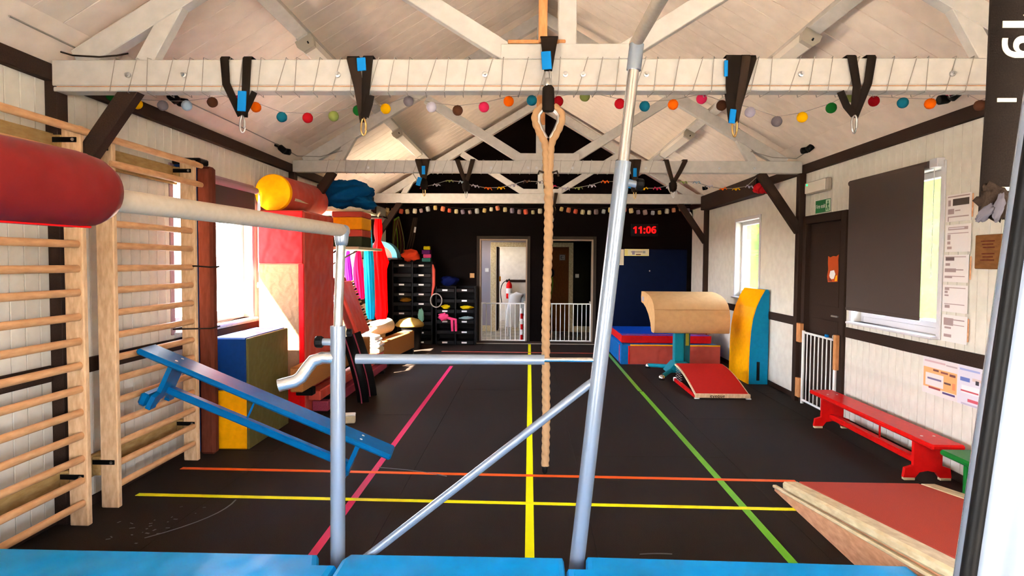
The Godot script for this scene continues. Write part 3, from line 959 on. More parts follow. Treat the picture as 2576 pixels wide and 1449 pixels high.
	put("webbing", sweep([Vector3(0.566, 2.57, -0.75), Vector3(0.566, 2.2, -0.75), Vector3(0.565, 1.80, -0.75), Vector3(0.562, 1.70, -0.75), Vector3(0.560, 1.655, -0.748)], [rect(0.062, 0.004, 0.001)]), "web_black", s)
	var wh := glow_free("strap_print", Color(0.86, 0.80, 0.68))
	text("number", "19", 0.052, wh, s, Vector3(0.566, 1.868, -0.7478), rotz(-90), 0.001)
	for y in [1.793, 1.69]:
		put("tick", box(Vector3(0.022, 0.0045, 0.001), 0.0002), wh, s, Vector3(0.556, y, -0.7474))
	put("tail", blob(Vector3(0.017, 0.020, 0.008), 0.9, 17, 12), "web_brown", s, Vector3(0.544, 1.672, -0.744), rotz(28))
	put("tail", blob(Vector3(0.005, 0.016, 0.005), 0.6, 18, 10), "grey_web", s, Vector3(0.543, 1.667, -0.736), rotz(-12))
	put("tail", blob(Vector3(0.006, 0.012, 0.004), 0.6, 19, 10), "grey_web", s, Vector3(0.530, 1.661, -0.738), rotz(-40))

func glow_free(key: String, c: Color) -> StandardMaterial3D:
	return mk(key, c, 0.8)

# ------------------------------------------------------------------ mats in the foreground
func landing_mats() -> void:
	var polys := [
		["blue vinyl landing mat, the left one, notched for the low upright", [Vector2(-2.48, -0.9), Vector2(-0.852, -0.9), Vector2(-0.852, -2.705), Vector2(-0.935, -2.705), Vector2(-0.965, -2.80), Vector2(-2.48, -2.80)], 0.25],
		["blue vinyl landing mat, the middle one between the two far uprights", [Vector2(-0.846, -0.9), Vector2(0.172, -0.9), Vector2(0.172, -2.815), Vector2(-0.82, -2.81), Vector2(-0.846, -2.75)], 0.25],
		["blue vinyl landing mat, the right one beside the red ramp", [Vector2(0.178, -0.9), Vector2(1.722, -0.9), Vector2(1.722, -2.80), Vector2(0.275, -2.83), Vector2(0.265, -2.715), Vector2(0.178, -2.715)], 0.25]]
	for q in polys:
		var t := thing("landing_mat", q[0], "mat", Vector3(q[1][0].x + 0.5, 0, -1.8), "blue landing mats")
		put("cover", cushion(q[1], q[2]), "mat_blue", t)
	
# a mat: plan polygon (x, z) with rounded top edge and a slightly uneven top
func cushion(plan: Array, h: float) -> ArrayMesh:
	var poly := PackedVector2Array(plan)
	if not Geometry2D.is_polygon_clockwise(poly):
		poly.reverse()
	var st := begin()
	var levels := [[0.0, 0.0], [0.0, h - 0.03], [0.008, h - 0.01], [0.028, h]]
	var rings := []
	for l in levels:
		var p := poly
		if l[0] > 0.0:
			p = PackedVector2Array()
			var n := poly.size()
			for i in n:
				var a := (poly[i] - poly[(i - 1 + n) % n]).normalized()
				var b := (poly[(i + 1) % n] - poly[i]).normalized()
				var na := Vector2(a.y, -a.x)
				var nb := Vector2(b.y, -b.x)
				var m := (na + nb).normalized()
				p.append(poly[i] + m * (l[0] / maxf(0.4, m.dot(na))))
		rings.append(p)
	# decide which way the inset moved
	var grew: bool = absf(area(rings[3])) > absf(area(rings[0]))
	if grew:
		for i in [2, 3]:
			for j in poly.size():
				rings[i][j] = poly[j] * 2.0 - rings[i][j]
	var n := poly.size()
	for i in 3:
		for j in n:
			var j2 := (j + 1) % n
			var a := Vector3(rings[i][j].x, levels[i][1], rings[i][j].y)
			var b := Vector3(rings[i][j2].x, levels[i][1], rings[i][j2].y)
			var c := Vector3(rings[i + 1][j2].x, levels[i + 1][1], rings[i + 1][j2].y)
			var d := Vector3(rings[i + 1][j].x, levels[i + 1][1], rings[i + 1][j].y)
			quad(st, a, b, c, d)
	var t := Geometry2D.triangulate_polygon(rings[3])
	for i in range(0, t.size(), 3):
		var q := []
		for k in 3:
			q.append(Vector3(rings[3][t[i + k]].x, h, rings[3][t[i + k]].y))
		if (q[1] - q[0]).cross(q[2] - q[0]).y < 0.0:
			q.reverse()
		tri(st, q[0], q[1], q[2])
	return done(st)

func area(p: PackedVector2Array) -> float:
	var s := 0.0
	for i in p.size():
		s += p[i].cross(p[(i + 1) % p.size()])
	return s / 2.0

# ------------------------------------------------------------------ wall bars
func wall_bars_all() -> void:
	wall_bars("pine wall bars cut off by the left edge of the picture", -2.66, -3.61)
	wall_bars("pine wall bars beside the left window, with the blue bench hooked on", -3.885, -4.842)

func wall_bars(label: String, z0: float, z1: float) -> void:
	var t := thing("wall_bars", label, "wall bars", Vector3(-2.7, 0, (z0 + z1) / 2.0), "wall bars")
	for z in [z0, z1]:
		slab("upright", Vector3(-2.745, 0.0, z - 0.02), Vector3(-2.63, 2.385, z + 0.02), "pine", t, 0.006)
	var ys := [2.35, 2.2, 1.98, 1.83, 1.69, 1.545, 1.405, 1.26, 1.115, 0.97, 0.83, 0.69, 0.55, 0.41, 0.28, 0.14]
	for i in ys.size():
		var x := -2.66 if i > 1 else -2.61
		var e := 0.0 if i > 1 else 0.05
		put("rung", sweep([Vector3(x, ys[i], z0 + 0.012 + e), Vector3(x, ys[i], z0 - 0.01), Vector3(x, ys[i], z1 + 0.01), Vector3(x, ys[i], z1 - 0.012 - e)], [ring(0.014, 14, 1.3), ring(0.0175, 14, 1.3), ring(0.0175, 14, 1.3), ring(0.014, 14, 1.3)]), "pine_bar", t)
	for y in [2.27, 0.27]:
		slab("wall_plank", Vector3(-2.83, y - 0.07, z0 + 0.05), Vector3(-2.80, y + 0.07, z1 - 0.05), "khaki", t)
		for z in [z0, z1]:
			var dz := 0.07 if z == z1 else -0.07
			slab("spacer", Vector3(-2.80, y - 0.06, z - 0.02), Vector3(-2.745, y + 0.06, z + 0.02), "khaki", t)
			var b := put("bracket", sweep([Vector3(-2.79, y + 0.03, z + 0.026), Vector3(-2.65, y + 0.03, z + 0.026)], [rect(0.03, 0.008, 0.002)]), "plastic_black", t)
			put("screw", lathe([[0.0, 0.0], [0.01, 0.0], [0.008, 0.006], [0.0, 0.007]], 10, false), "steel", b, Vector3(-2.668, y + 0.03, z + 0.03), rotx(90))

# ------------------------------------------------------------------ benches
# seat top at the origin's height, length along local x
func bench(label: String, m: String, at: Vector3, basis: Basis, len := 1.93, cap := "cream_wood") -> Node3D:
	var t := thing("balance_bench", label, "bench", at, "", basis)
	obj("seat", box(Vector3(len, 0.04, 0.235), 0.012), m, t, Vector3(0, -0.02, 0))
	for s in [-1.0, 1.0]:
		var x: float = s * (len / 2.0 - 0.24)
		var leg := [Vector2(-0.105, -0.04), Vector2(0.105, -0.04), Vector2(0.105, -0.22), Vector2(0.165, -0.24), Vector2(0.175, -0.31), Vector2(0.09, -0.31), Vector2(0.06, -0.27), Vector2(0.0, -0.258), Vector2(-0.06, -0.27), Vector2(-0.09, -0.31), Vector2(-0.175, -0.31), Vector2(-0.165, -0.24), Vector2(-0.105, -0.22)]
		obj("leg", prism(leg, 0.03), m, t, Vector3(x, 0, 0), roty(90))
		for z in [-0.132, 0.132]:
			obj("foot_pad", box(Vector3(0.036, 0.02, 0.08), 0.003), cap, t, Vector3(x, -0.32, z))
		for z in [-0.045, 0.045]:
			obj("screw_cap", lathe([[0.0, 0.0], [0.011, 0.0], [0.009, 0.003], [0.0, 0.004]], 10, false), "paper", t, Vector3(x - s * 0.0, -0.0005, z))
	obj("stretcher", box(Vector3(len - 0.5, 0.05, 0.07), 0.01), m, t, Vector3(0, -0.215, 0))
	obj("tie_rod", box(Vector3(0.014, 0.15, 0.014), 0.003), m, t, Vector3(-0.1, -0.115, 0))
	return t

func benches() -> void:
	bench("red wooden balance bench along the right wall below the blind", "bench_red", Vector3(2.975, 0.33, -5.37), roty(90))
	bench("green wooden balance bench, partly hidden behind the grey pole at right", "bench_green", Vector3(2.975, 0.325, -3.37), roty(90))
	var b := bench("blue wooden balance bench sloping from the wall bars down to the floor", "bench_blue", Vector3(-1.775, 0.64, -4.225), roty(6.0) * rotz(-24.3), 1.83, "bench_blue")
	obj("hook_block", box(Vector3(0.06, 0.09, 0.26), 0.015), "bench_blue", b, Vector3(-0.74, -0.30, 0))

# ------------------------------------------------------------------ ramp at right
func ramp() -> void:
	var t := thing("vaulting_ramp", "red carpeted wooden ramp with cream edges rising towards the camera at right", "ramp", Vector3(2.26, 0, -3.1))
	var x0 := 1.745
	var x1 := 2.775
	var far := Vector3(0, 0.088, -4.235)
	var near := Vector3(0, 0.418, -1.9)
	var up := Vector3(0, 1, 0)
	for x in [x0 + 0.055, x1 - 0.055]:
		bar("edge_board", far + Vector3(x, 0, 0), near + Vector3(x, 0, 0), 0.11, 0.055, "cream_wood", t, up, 0.012)
	bar("carpet", far + Vector3((x0 + x1) / 2, 0.002, 0.0), near + Vector3((x0 + x1) / 2, 0.002, 0), x1 - x0 - 0.22, 0.05, "carpet_red", t, up, 0.006)
	var pl := [Vector2(4.37, 0.0), Vector2(4.37, 0.015), Vector2(1.9, 0.36), Vector2(1.9, 0.0)]
	for x in [x0 + 0.012, x1 - 0.012]:
		put("side_panel", prism(pl, 0.018), "ply", t, Vector3(x, 0, 0), Basis(Vector3(0, 0, -1), Vector3(0, 1, 0), Vector3(1, 0, 0)))
		bar("lower_batten", Vector3(x, 0.024, -4.395), Vector3(x, 0.356, -1.9), 0.03, 0.02, "cream_wood", t, up, 0.005)
	bar("under_board", Vector3((x0 + x1) / 2, 0.035, -4.3), Vector3((x0 + x1) / 2, 0.37, -1.9), x1 - x0 - 0.06, 0.02, "ply", t, up)

# ------------------------------------------------------------------ vault, springboard, wedges, mats at the far right
func vault_corner() -> void:
	var v := thing("vaulting_table", "beige suede vaulting table on a teal pedestal", "vaulting table", Vector3(2.27, 0, -9.1))
	var pr := [Vector2(-9.68, 1.165), Vector2(-9.70, 1.08), Vector2(-9.68, 1.0), Vector2(-9.50, 0.985), Vector2(-9.30, 0.94), Vector2(-9.10, 0.86), Vector2(-8.94, 0.75), Vector2(-8.86, 0.64), Vector2(-8.84, 0.625), Vector2(-8.69, 0.625), Vector2(-8.655, 0.64), Vector2(-8.63, 0.75), Vector2(-8.635, 0.86), Vector2(-8.67, 0.95), Vector2(-8.74, 1.03), Vector2(-8.86, 1.09), Vector2(-9.05, 1.135), Vector2(-9.30, 1.162), Vector2(-9.5, 1.172)]
	var flip := []
	for p in pr:
		flip.append(Vector2(-p.x, p.y))
	put("padded_top", prism(flip, 1.04, true), "beige", v, Vector3(2.272, 0, 0), Basis(Vector3(0, 0, -1), Vector3(0, 1, 0), Vector3(1, 0, 0)))
	slab("seam", Vector3(1.758, 0.955, -8.672), Vector3(2.786, 0.958, -8.662), "tan_suede", v, 0.0)
	for x in [1.751, 2.793]:
		slab("logo_patch", Vector3(x - 0.0015, 1.02, -9.62), Vector3(x + 0.0015, 1.09, -9.45), "lav", v, 0.0005)
	slab("column", Vector3(2.10, 0.14, -9.05), Vector3(2.24, 0.66, -8.93), "teal", v, 0.01)
	slab("inner_column", Vector3(2.245, 0.14, -9.05), Vector3(2.33, 0.68, -8.95), "teal_dark", v, 0.006)
	slab("scale", Vector3(2.262, 0.42, -8.949), Vector3(2.31, 0.66, -8.946), "scale_yellow", v, 0.0005)
	put("foot_plate", prism([Vector2(-0.2, 0.0), Vector2(0.2, 0.0), Vector2(0.16, 0.06), Vector2(0.09, 0.14), Vector2(-0.09, 0.14), Vector2(-0.16, 0.06)], 0.3), "teal", v, Vector3(2.18, 0.05, -8.95))
	for sx in [-1.0, 1.0]:
		for sz in [-1.0, 1.0]:
			var leg := pipe("leg", [Vector3(2.18 + sx * 0.1, 0.09, -9.0 + sz * 0.1), Vector3(2.18 + sx * 0.34, 0.045, -9.0 + sz * 0.48)], 0.03, "teal", v, 12)
			put("foot", lathe([[0.0, 0.0], [0.04, 0.0], [0.045, 0.02], [0.04, 0.06], [0.02, 0.075], [0.0, 0.075]], 16), "chrome", leg, Vector3(2.18 + sx * 0.345, 0.0, -9.0 + sz * 0.49))
	# springboard: bent deck on a flat frame
	var s := thing("springboard", "red carpeted springboard with a wooden front edge before the vaulting table", "springboard", Vector3(2.3, 0, -7.85))
	var deck := []
	var under := []
	for i in 13:
		var u := i / 12.0
		var z := -7.36 - 1.04 * u
		var y := 0.055 + 0.19 * sin(u * 1.55)
		deck.append(Vector2(-z, y))
		under.push_front(Vector2(-z, y - 0.022))
	var outline := deck + under
	var sb := Basis(Vector3(0, 0, -1), Vector3(0, 1, 0), Vector3(1, 0, 0))
	put("deck", prism(outline, 0.64), "cream_wood", s, Vector3(2.302, 0, 0), sb)
	var top := []
	var low := []
	for p in deck:
		top.append(p + Vector2(0, 0.006))
		low.push_front(p)
	put("carpet", prism(top + low, 0.61), "carpet_bright", s, Vector3(2.302, 0, 0), sb)
	slab("front_edge", Vector3(1.978, 0.012, -7.36), Vector3(2.628, 0.062, -7.33), "pine", s, 0.006)
	text("lettering", "eveque", 0.05, "ink", s, Vector3(2.24, 0.036, -7.3295), Basis(), 0.001)
	slab("carpet_line", Vector3(2.08, 0.2025, -8.025), Vector3(2.46, 0.206, -8.035), "bright_red", s, 0.0)
	text("emblem", "Y", 0.09, "foam_yellow", s, Vector3(2.27, 0.2385, -8.25), rotx(-82), 0.002)
	for x in [2.0, 2.605]:
		slab("base_rail", Vector3(x - 0.02, 0.0, -8.42), Vector3(x + 0.02, 0.045, -7.36), "bright_red", s, 0.006)
		slab("rail_cap", Vector3(x - 0.024, 0.0, -8.45), Vector3(x + 0.024, 0.055, -8.42), "white", s, 0.008)
		slab("front_foot", Vector3(x - 0.03, 0.0, -7.36), Vector3(x + 0.03, 0.012, -7.325), "white", s, 0.003)
		for k in 3:
			var z := -8.12 - 0.1 * k
			var pts := []
			for i in 49:
				var a := TAU * 5 * i / 48.0
				pts.append(Vector3(x + 0.016 * cos(a), 0.045 + (0.15 + 0.012 * k) * i / 48.0, z + 0.016 * sin(a)))
			put("spring", sweep(pts, [ring(0.003, 5)]), "steel", s)
	# curved foam wedge against the wall
	var w := thing("foam_ramp", "tall curved foam ramp, orange face and blue side, stood against the right wall", "foam block", Vector3(3.05, 0, -8.7))
	var cur := [Vector2(2.925, 0.0), Vector2(2.925, 0.25), Vector2(2.93, 0.49), Vector2(2.942, 0.7), Vector2(2.965, 0.87), Vector2(3.005, 1.02), Vector2(3.06, 1.15), Vector2(3.12, 1.26)]
	var face_in := []
	for p in cur:
		face_in.push_front(p + Vector2(0.012, 0.0))
	put("orange_face", prism(cur + face_in, 0.78, false), "foam_orange", w, Vector3(0, 0, -8.67))
	var body := [Vector2(3.184, 0.0), Vector2(3.184, 1.22), Vector2(3.165, 1.262)]
	for p in face_in:
		body.append(p)
	put("blue_body", prism(body, 0.784), "foam_sky", w, Vector3(0, 0, -8.67))
	slab("carry_strap", Vector3(3.035, 0.05, -8.276), Vector3(3.075, 0.30, -8.270), "plastic_black", w, 0.002)
	# two thick mats, one on the other
	var a := thing("crash_mat", "thick crash mat lying on the floor, red front and blue side, under a thinner mat", "mat", Vector3(2.25, 0, -10.4))
	put("cover", cushion([Vector2(1.47, -9.80), Vector2(3.02, -9.80), Vector2(3.02, -11.3), Vector2(1.47, -11.3)], 0.31), "side_blue", a)
	slab("front_panel", Vector3(1.60, 0.004, -9.785), Vector3(3.02, 0.30, -9.80), "dull_red", a, 0.006)
	bar("corner_flap", Vector3(1.465, 0.15, -9.99), Vector3(1.60, 0.15, -9.78), 0.012, 0.29, "bright_red", a)
	slab("piping", Vector3(1.61, 0.295, -9.782), Vector3(3.02, 0.318, -9.80), "foam_orange", a, 0.006)
	var b := thing("gym_mat", "blue topped mat with red borders lying on the thick crash mat", "mat", Vector3(2.2, 0.315, -10.5))
	put("cover", cushion_at([Vector2(1.50, -9.98), Vector2(2.92, -9.98), Vector2(2.92, -11.35), Vector2(1.50, -11.35)], 0.32, 0.13), "mat_mid", b)
	slab("border", Vector3(1.496, 0.32, -9.966), Vector3(2.93, 0.44, -9.982), "bright_red", b, 0.004)
	slab("border", Vector3(1.49, 0.33, -9.99), Vector3(1.502, 0.45, -11.34), "bright_red", b, 0.004)
	slab("top_border", Vector3(1.53, 0.4495, -10.0), Vector3(2.9, 0.4525, -10.07), "dull_red", b, 0.0005)
	var c := thing("foam_wedge", "small red foam wedge on the blue mat behind the vaulting table", "foam block", Vector3(2.8, 0.455, -10.3))
	obj("cover", prism([Vector2(-0.22, 0.0), Vector2(0.16, 0.0), Vector2(0.16, 0.1), Vector2(0.0, 0.1)], 0.3), "dull_red", c)

func cushion_at(plan: Array, y: float, h: float) -> ArrayMesh:
	var src := cushion(plan, h)
	var st := SurfaceTool.new()
	st.append_from(src, 0, Transform3D(Basis(), Vector3(0, y, 0)))
	return st.commit()

# ------------------------------------------------------------------ store of equipment along the left wall
func left_store() -> void:
	# tall narrow beam stood on end beside the wall bars
	var p := thing("upright_beam", "brown padded beam stood on end and tied to the wall bars", "beam", Vector3(-2.63, 0, -5.02))
	slab("padding", Vector3(-2.70, 0.0, -5.07), Vector3(-2.575, 2.36, -4.98), "brown_suede", p, 0.02)
	slab("blue_edge", Vector3(-2.708, 0.02, -5.065), Vector3(-2.698, 2.36, -4.985), "foam_blue", p, 0.003)
	slab("end_band", Vector3(-2.86 + 0.03, 2.36, -5.0), Vector3(-2.60, 2.41, -4.86), "plastic_black", p, 0.01)
	slab("blue_end", Vector3(-2.82, 2.31, -4.97), Vector3(-2.705, 2.36, -4.872), "foam_blue", p, 0.005)
	for y in [1.55, 1.055]:
		var c := thing("tie_cord", "thin dark cord tying the brown beam to the wall bars, the %s one" % ["upper" if y > 1.3 else "lower"], "cord", Vector3(-2.65, y, -4.95))
		pipe("cord", [Vector3(-2.80, y, -4.80), Vector3(-2.62, y + 0.005, -4.815), Vector3(-2.562, y - 0.005, -4.93), Vector3(-2.560, y, -5.06), Vector3(-2.6, y - 0.01, -5.09), Vector3(-2.72, y, -5.09), Vector3(-2.8, y, -4.9)], 0.006, "web_brown", c, 6, true)
	# foam block: blue over orange, green side
	var f := thing("foam_box", "tall foam box, blue and orange front with a green side, under the left window", "foam block", Vector3(-2.51, 0, -5.6))
	slab("lower_body", Vector3(-2.665, 0.0, -5.98), Vector3(-2.372, 0.50, -5.13), "foam_orange", f, 0.012)
	slab("upper_body", Vector3(-2.665, 0.502, -5.98), Vector3(-2.372, 0.95, -5.13), "foam_blue", f, 0.012)
	slab("green_side", Vector3(-2.374, 0.003, -5.985), Vector3(-2.352, 0.945, -5.125), "foam_green", f, 0.008)
	# crash mat stood on edge
	var m := thing("standing_crash_mat", "big red crash mat stood upright, its front end half tan mesh", "mat", Vector3(-2.5, 0, -6.65))
	slab("body", Vector3(-2.735, 0.0, -7.15), Vector3(-2.262, 2.11, -6.19), "dull_red", m, 0.02)
	slab("front_upper", Vector3(-2.72, 1.575, -6.192), Vector3(-2.275, 2.10, -6.178), "bright_red", m, 0.005)
	slab("front_mesh", Vector3(-2.72, 0.42, -6.192), Vector3(-2.315, 1.565, -6.18), "tan_mesh", m, 0.005)
	slab("front_edge", Vector3(-2.315, 0.02, -6.192), Vector3(-2.262, 1.57, -6.176), "bright_red", m, 0.005)
	slab("front_foot", Vector3(-2.72, 0.01, -6.192), Vector3(-2.315, 0.41, -6.178), "bright_red", m, 0.005)
	# bolster with an orange end on top
	var b := thing("bolster", "red bolster with a round orange end lying on the upright crash mat", "bolster", Vector3(-2.63, 2.27, -6.8))
	var a0 := Vector3(-2.652, 2.305, -6.40)
	var a1 := Vector3(-2.62, 2.312, -7.55)
	put("cover", taper([a0, a0.lerp(a1, 0.03), a0.lerp(a1, 0.9), a0.lerp(a1, 0.97), a1], [0.185, 0.192, 0.196, 0.18, 0.14], 36), "dull_red", b)
	put("end_cap", taper([a0 + Vector3(0, 0, 0.03), a0 + Vector3(0, 0, 0.018), a0 + Vector3(0, 0, -0.01)], [0.184, 0.192, 0.193], 36), "foam_orange", b)
	put("lacing", sweep([a0 + Vector3(0.185, -0.06, -0.1), a0 + Vector3(0.19, -0.055, -0.9)], [rect(0.012, 0.03, 0.004)]), "cream_foam", b)
	# shelf above and behind
	var s := thing("wall_shelf", "white wall shelf carrying the striped block and the blue bag", "shelf", Vector3(-2.45, 1.75, -7.9))
	slab("board", Vector3(-2.84, 1.742, -8.50), Vector3(-2.02, 1.775, -7.32), "cream_foam", s)
	slab("board", Vector3(-2.84, 2.215, -8.32), Vector3(-2.05, 2.24, -7.62), "cream_foam", s)
	for z in [-7.45, -8.25]:
		bar("bracket", Vector3(-2.83, 1.45, z), Vector3(-2.3, 1.74, z), 0.03, 0.02, "black", s)
		slab("upright", Vector3(-2.84, 1.4, z - 0.02), Vector3(-2.82, 2.24, z + 0.02), "black", s)
	# striped soft block
	var k := thing("striped_block", "soft block striped red, yellow, red and dark green on the wall shelf", "foam block", Vector3(-2.2, 1.775, -7.75))
	for q in [[1.777, 1.90, "stripe_green"], [1.902, 1.985, "dull_red"], [1.987, 2.135, "foam_yellow"], [2.137, 2.205, "dull_red"]]:
		slab("layer", Vector3(-2.40, q[0], -7.95), Vector3(-2.03, q[1], -7.50), q[2], k, 0.008)
	# blue sack
	var bag := thing("kit_bag", "crumpled blue kit bag with a black strap on the upper shelf", "bag", Vector3(-2.4, 2.24, -7.95))
	put("sack", blob(Vector3(0.40, 0.17, 0.26), 0.35, 11, 24), "bag_blue", bag, Vector3(-2.38, 2.455, -7.92))
	put("sack_end", blob(Vector3(0.16, 0.08, 0.18), 0.4, 12, 14), "bag_blue", bag, Vector3(-2.10, 2.345, -7.86), rotz(-20))
	pipe("strap", [Vector3(-2.60, 2.30, -7.64), Vector3(-2.56, 2.46, -7.635), Vector3(-2.54, 2.60, -7.72), Vector3(-2.54, 2.66, -7.90), Vector3(-2.54, 2.58, -8.1)], 0.03, "plastic_black", bag, 8)
	# silks hung from pegs below the shelf's end
	var sil := [
		["purple", Vector3(-2.47, 1.74, -8.42), 0.55, 0.045, Color(0.55, 0.12, 0.62), ""],
		["magenta", Vector3(-2.33, 1.74, -8.42), 0.66, 0.062, Color(0.86, 0.04, 0.34), ""],
		["cyan", Vector3(-2.18, 2.17, -8.39), 1.36, 0.058, Color(0.04, 0.62, 0.72), ""],
		["red", Vector3(-2.10, 2.19, -8.60), 1.40, 0.09, Color(0.95, 0.05, 0.07), ""]]
	for q in sil:
		var t := thing("hanging_silk", "%s aerial silk hanging in folds by the far left window" % q[0], "silk", q[1], "aerial silks")
		var pts := []
		var secs := []
		for i in 15:
			var u := i / 14.0
			pts.append(Vector3(0.04 * u * u * q[3] / 0.085, -q[2] * u, 0.015 * sin(u * 6.0)))
			var knot := 1.0 if q[0] != "red" else (1.0 - 0.55 * exp(-pow((u - 0.2) / 0.05, 2.0)) + 0.35 * exp(-pow((u - 0.42) / 0.05, 2.0)))
			var w: float = q[3] * (0.45 + 0.55 * minf(1.0, u * 2.5)) * knot * (1.0 if u < 0.93 else 0.75)
			var sec := PackedVector2Array()
			for j in 40:
				var a := TAU * j / 40.0
				var r := w * (1.0 + 0.2 * sin(a * 9.0 + u * 2.0) + 0.1 * sin(a * 4.0 + u * 5.0))
				sec.append(Vector2(cos(a) * r, sin(a) * r * 0.55))
			secs.append(sec)
		var sm := mk("silk_" + q[0], q[4], 0.4)
		sm.backlight_enabled = true
		sm.backlight = q[4]
		obj("fabric", sweep(pts, secs), sm, t)
	var pr := thing("peg_rail", "rail with pale pegs that the silks hang from", "peg rail", Vector3(-2.3, 2.2, -8.4))
	slab("rail", Vector3(-2.84, 2.19, -8.62), Vector3(-1.97, 2.215, -8.36), "black", pr)
	for x in [-2.16, -2.05]:
		pipe("peg", [Vector3(x, 2.20, -8.40), Vector3(x + 0.02, 2.225, -8.33), Vector3(x + 0.05, 2.26, -8.30)], 0.014, "cream_foam", pr, 8)
	# leaning folded mat with braided edge, white rolls, low beams
	var fm := thing("folded_mat", "dusky red folded mat with a braided edge leaning below the silks", "mat", Vector3(-2.335, 1.015, -7.93))
	var lean := Basis(Vector3(0, 0, 1), 0.36)
	obj("panel", box(Vector3(0.07, 0.80, 0.55), 0.02), "brick_vinyl", fm, Vector3(0.0, 0.0, 0.0), lean)
	obj("panel", box(Vector3(0.05, 0.72, 0.55), 0.02), "dull_red", fm, lean * Vector3(0.065, -0.035, 0.0), lean)
	for i in 18:
		obj("braid", box(Vector3(0.045, 0.026, 0.026), 0.008), "khaki" if i % 2 == 0 else "web_brown", fm, lean * Vector3(0.10, 0.30 - i * 0.036, -0.26), lean * rotx(25))
	var r1 := thing("foam_cylinder", "cream foam cylinder lying behind the brown low beam", "foam block", Vector3(-2.25, 0.46, -9.6))
	slab("plinth", Vector3(-2.72, 0.0, -10.3), Vector3(-2.40, 0.425, -9.03), "plastic_black", r1)
	put("cover", taper([Vector3(-2.46, 0.555, -9.08), Vector3(-2.46, 0.555, -9.1), Vector3(-2.31, 0.555, -10.1), Vector3(-2.31, 0.555, -10.12)], [0.10, 0.12, 0.12, 0.1], 24), "cream_foam", r1)
	var fw := thing("folded_blankets", "pile of folded white blankets on the floor beside the brown low beam", "blankets", Vector3(-2.25, 0, -9.0))
	for i in 4:
		put("fold", box(Vector3(0.32 - 0.02 * i, 0.042, 0.34), 0.018), "white", fw, Vector3(-2.255 - 0.01 * i, 0.405 + 0.043 * i, -8.79), roty(6.0 * sin(i * 2.0)) * rotz(-4.0 * i))
	slab("base_fold", Vector3(-2.42, 0.285, -8.97), Vector3(-2.10, 0.38, -8.62), "cream_foam", fw, 0.03)
	low_beam("tan suede balance beam stacked on top beside the upright crash mat", "tan_suede", Vector3(-2.185, 0.285, -5.75), Vector3(-2.185, 0.285, -8.25), 0.125, 0.31)
	low_beam("brown padded low beam ending near the black shelves", "tan_suede", Vector3(-2.27, 0, -9.12), Vector3(-2.09, 0, -10.75), 0.20, 0.40)
	low_beam("red balance beam between the tan beam and the dusky pink one", "dull_red", Vector3(-2.18, 0.142, -6.22), Vector3(-2.18, 0.142, -9.0), 0.13, 0.14)
	low_beam("dusky pink balance beam lying lowest, nearest the pink floor line", "pink_beam", Vector3(-2.165, 0, -6.35), Vector3(-2.165, 0, -9.05), 0.17, 0.14)
	# black foam arches with pink edging
	for i in 2:
		var z := -6.95 - 0.36 * i
		var ar := thing("hurdle_arch", "black curved arch with pink edging standing beside the stacked beams, the %s one" % ["nearer", "farther"][i], "arch", Vector3(-1.975, 0.0, z))
		var pts := []
		for j in 11:
			var u := j / 10.0
			pts.append(Vector3(-0.085 + 0.19 * sin(u * PI * 0.5), 0.74 * (1.0 - u) + 0.05 * sin(u * PI), 0.10 * sin(u * PI)))
		obj("band", sweep(pts, [rect(0.13, 0.03, 0.008)]), "plastic_black", ar)
		for e in [-0.07, 0.07]:
			var ed := []
			for q in pts:
				ed.append(q + Vector3(0, 0, e))
			obj("edging", tube(ed, 0.008, 6), "pink_beam", ar)
	# white cube on the floor
	var wc := thing("small_cube", "small white plastic cube lying on the black floor", "cube", Vector3(-1.76, 0, -6.05))
	obj("shell", box(Vector3(0.10, 0.075, 0.09), 0.01), "cream_foam", wc, Vector3(0, 0.0375, 0), roty(12))
	obj("lid", box(Vector3(0.104, 0.018, 0.094), 0.006), "white", wc, Vector3(0, 0.083, 0), roty(12))
	# tub with a yellow dome, at the end of the store
	var tb := thing("tub", "black tub with a yellow domed cushion on top by the shelves", "tub", Vector3(-2.17, 0, -11.25))
	obj("body", lathe([[0.0, 0.0], [0.19, 0.0], [0.23, 0.4], [0.24, 0.42], [0.0, 0.42]], 24), "plastic_black", tb)
	obj("cushion", lathe([[0.0, 0.42], [0.25, 0.42], [0.262, 0.44], [0.25, 0.475], [0.18, 0.54], [0.08, 0.575], [0.0, 0.58]], 28), "straw", tb)
	var fo := thing("foam_arch", "red and teal foam arch block on a bracket shelf beyond the silks", "foam block", Vector3(-2.53, 1.665, -10.7))
	for q in [[0.0, 0.19, "dull_red"], [0.192, 0.28, "foam_teal"]]:
		var pl := []
		for j in 13:
			var a := PI * j / 12.0
			pl.append(Vector2(cos(a) * q[1], sin(a) * q[1]))
		if q[0] > 0.0:
			for j in 13:
				var a := PI * (12 - j) / 12.0
				pl.append(Vector2(cos(a) * q[0], sin(a) * q[0]))
		obj("ring_piece", prism(pl, 0.3), q[2], fo, Vector3(0, 0.0, 0))
	var bs := thing("bracket_shelf", "small black bracket shelf under the red and teal foam arch", "shelf", Vector3(-2.55, 1.64, -10.7))
	slab("board", Vector3(-2.845, 1.64, -10.9), Vector3(-2.23, 1.662, -10.5), "shelf_black", bs)
	bar("bracket", Vector3(-2.84, 1.40, -10.7), Vector3(-2.4, 1.64, -10.7), 0.03, 0.02, "shelf_black", bs)
	shelves()

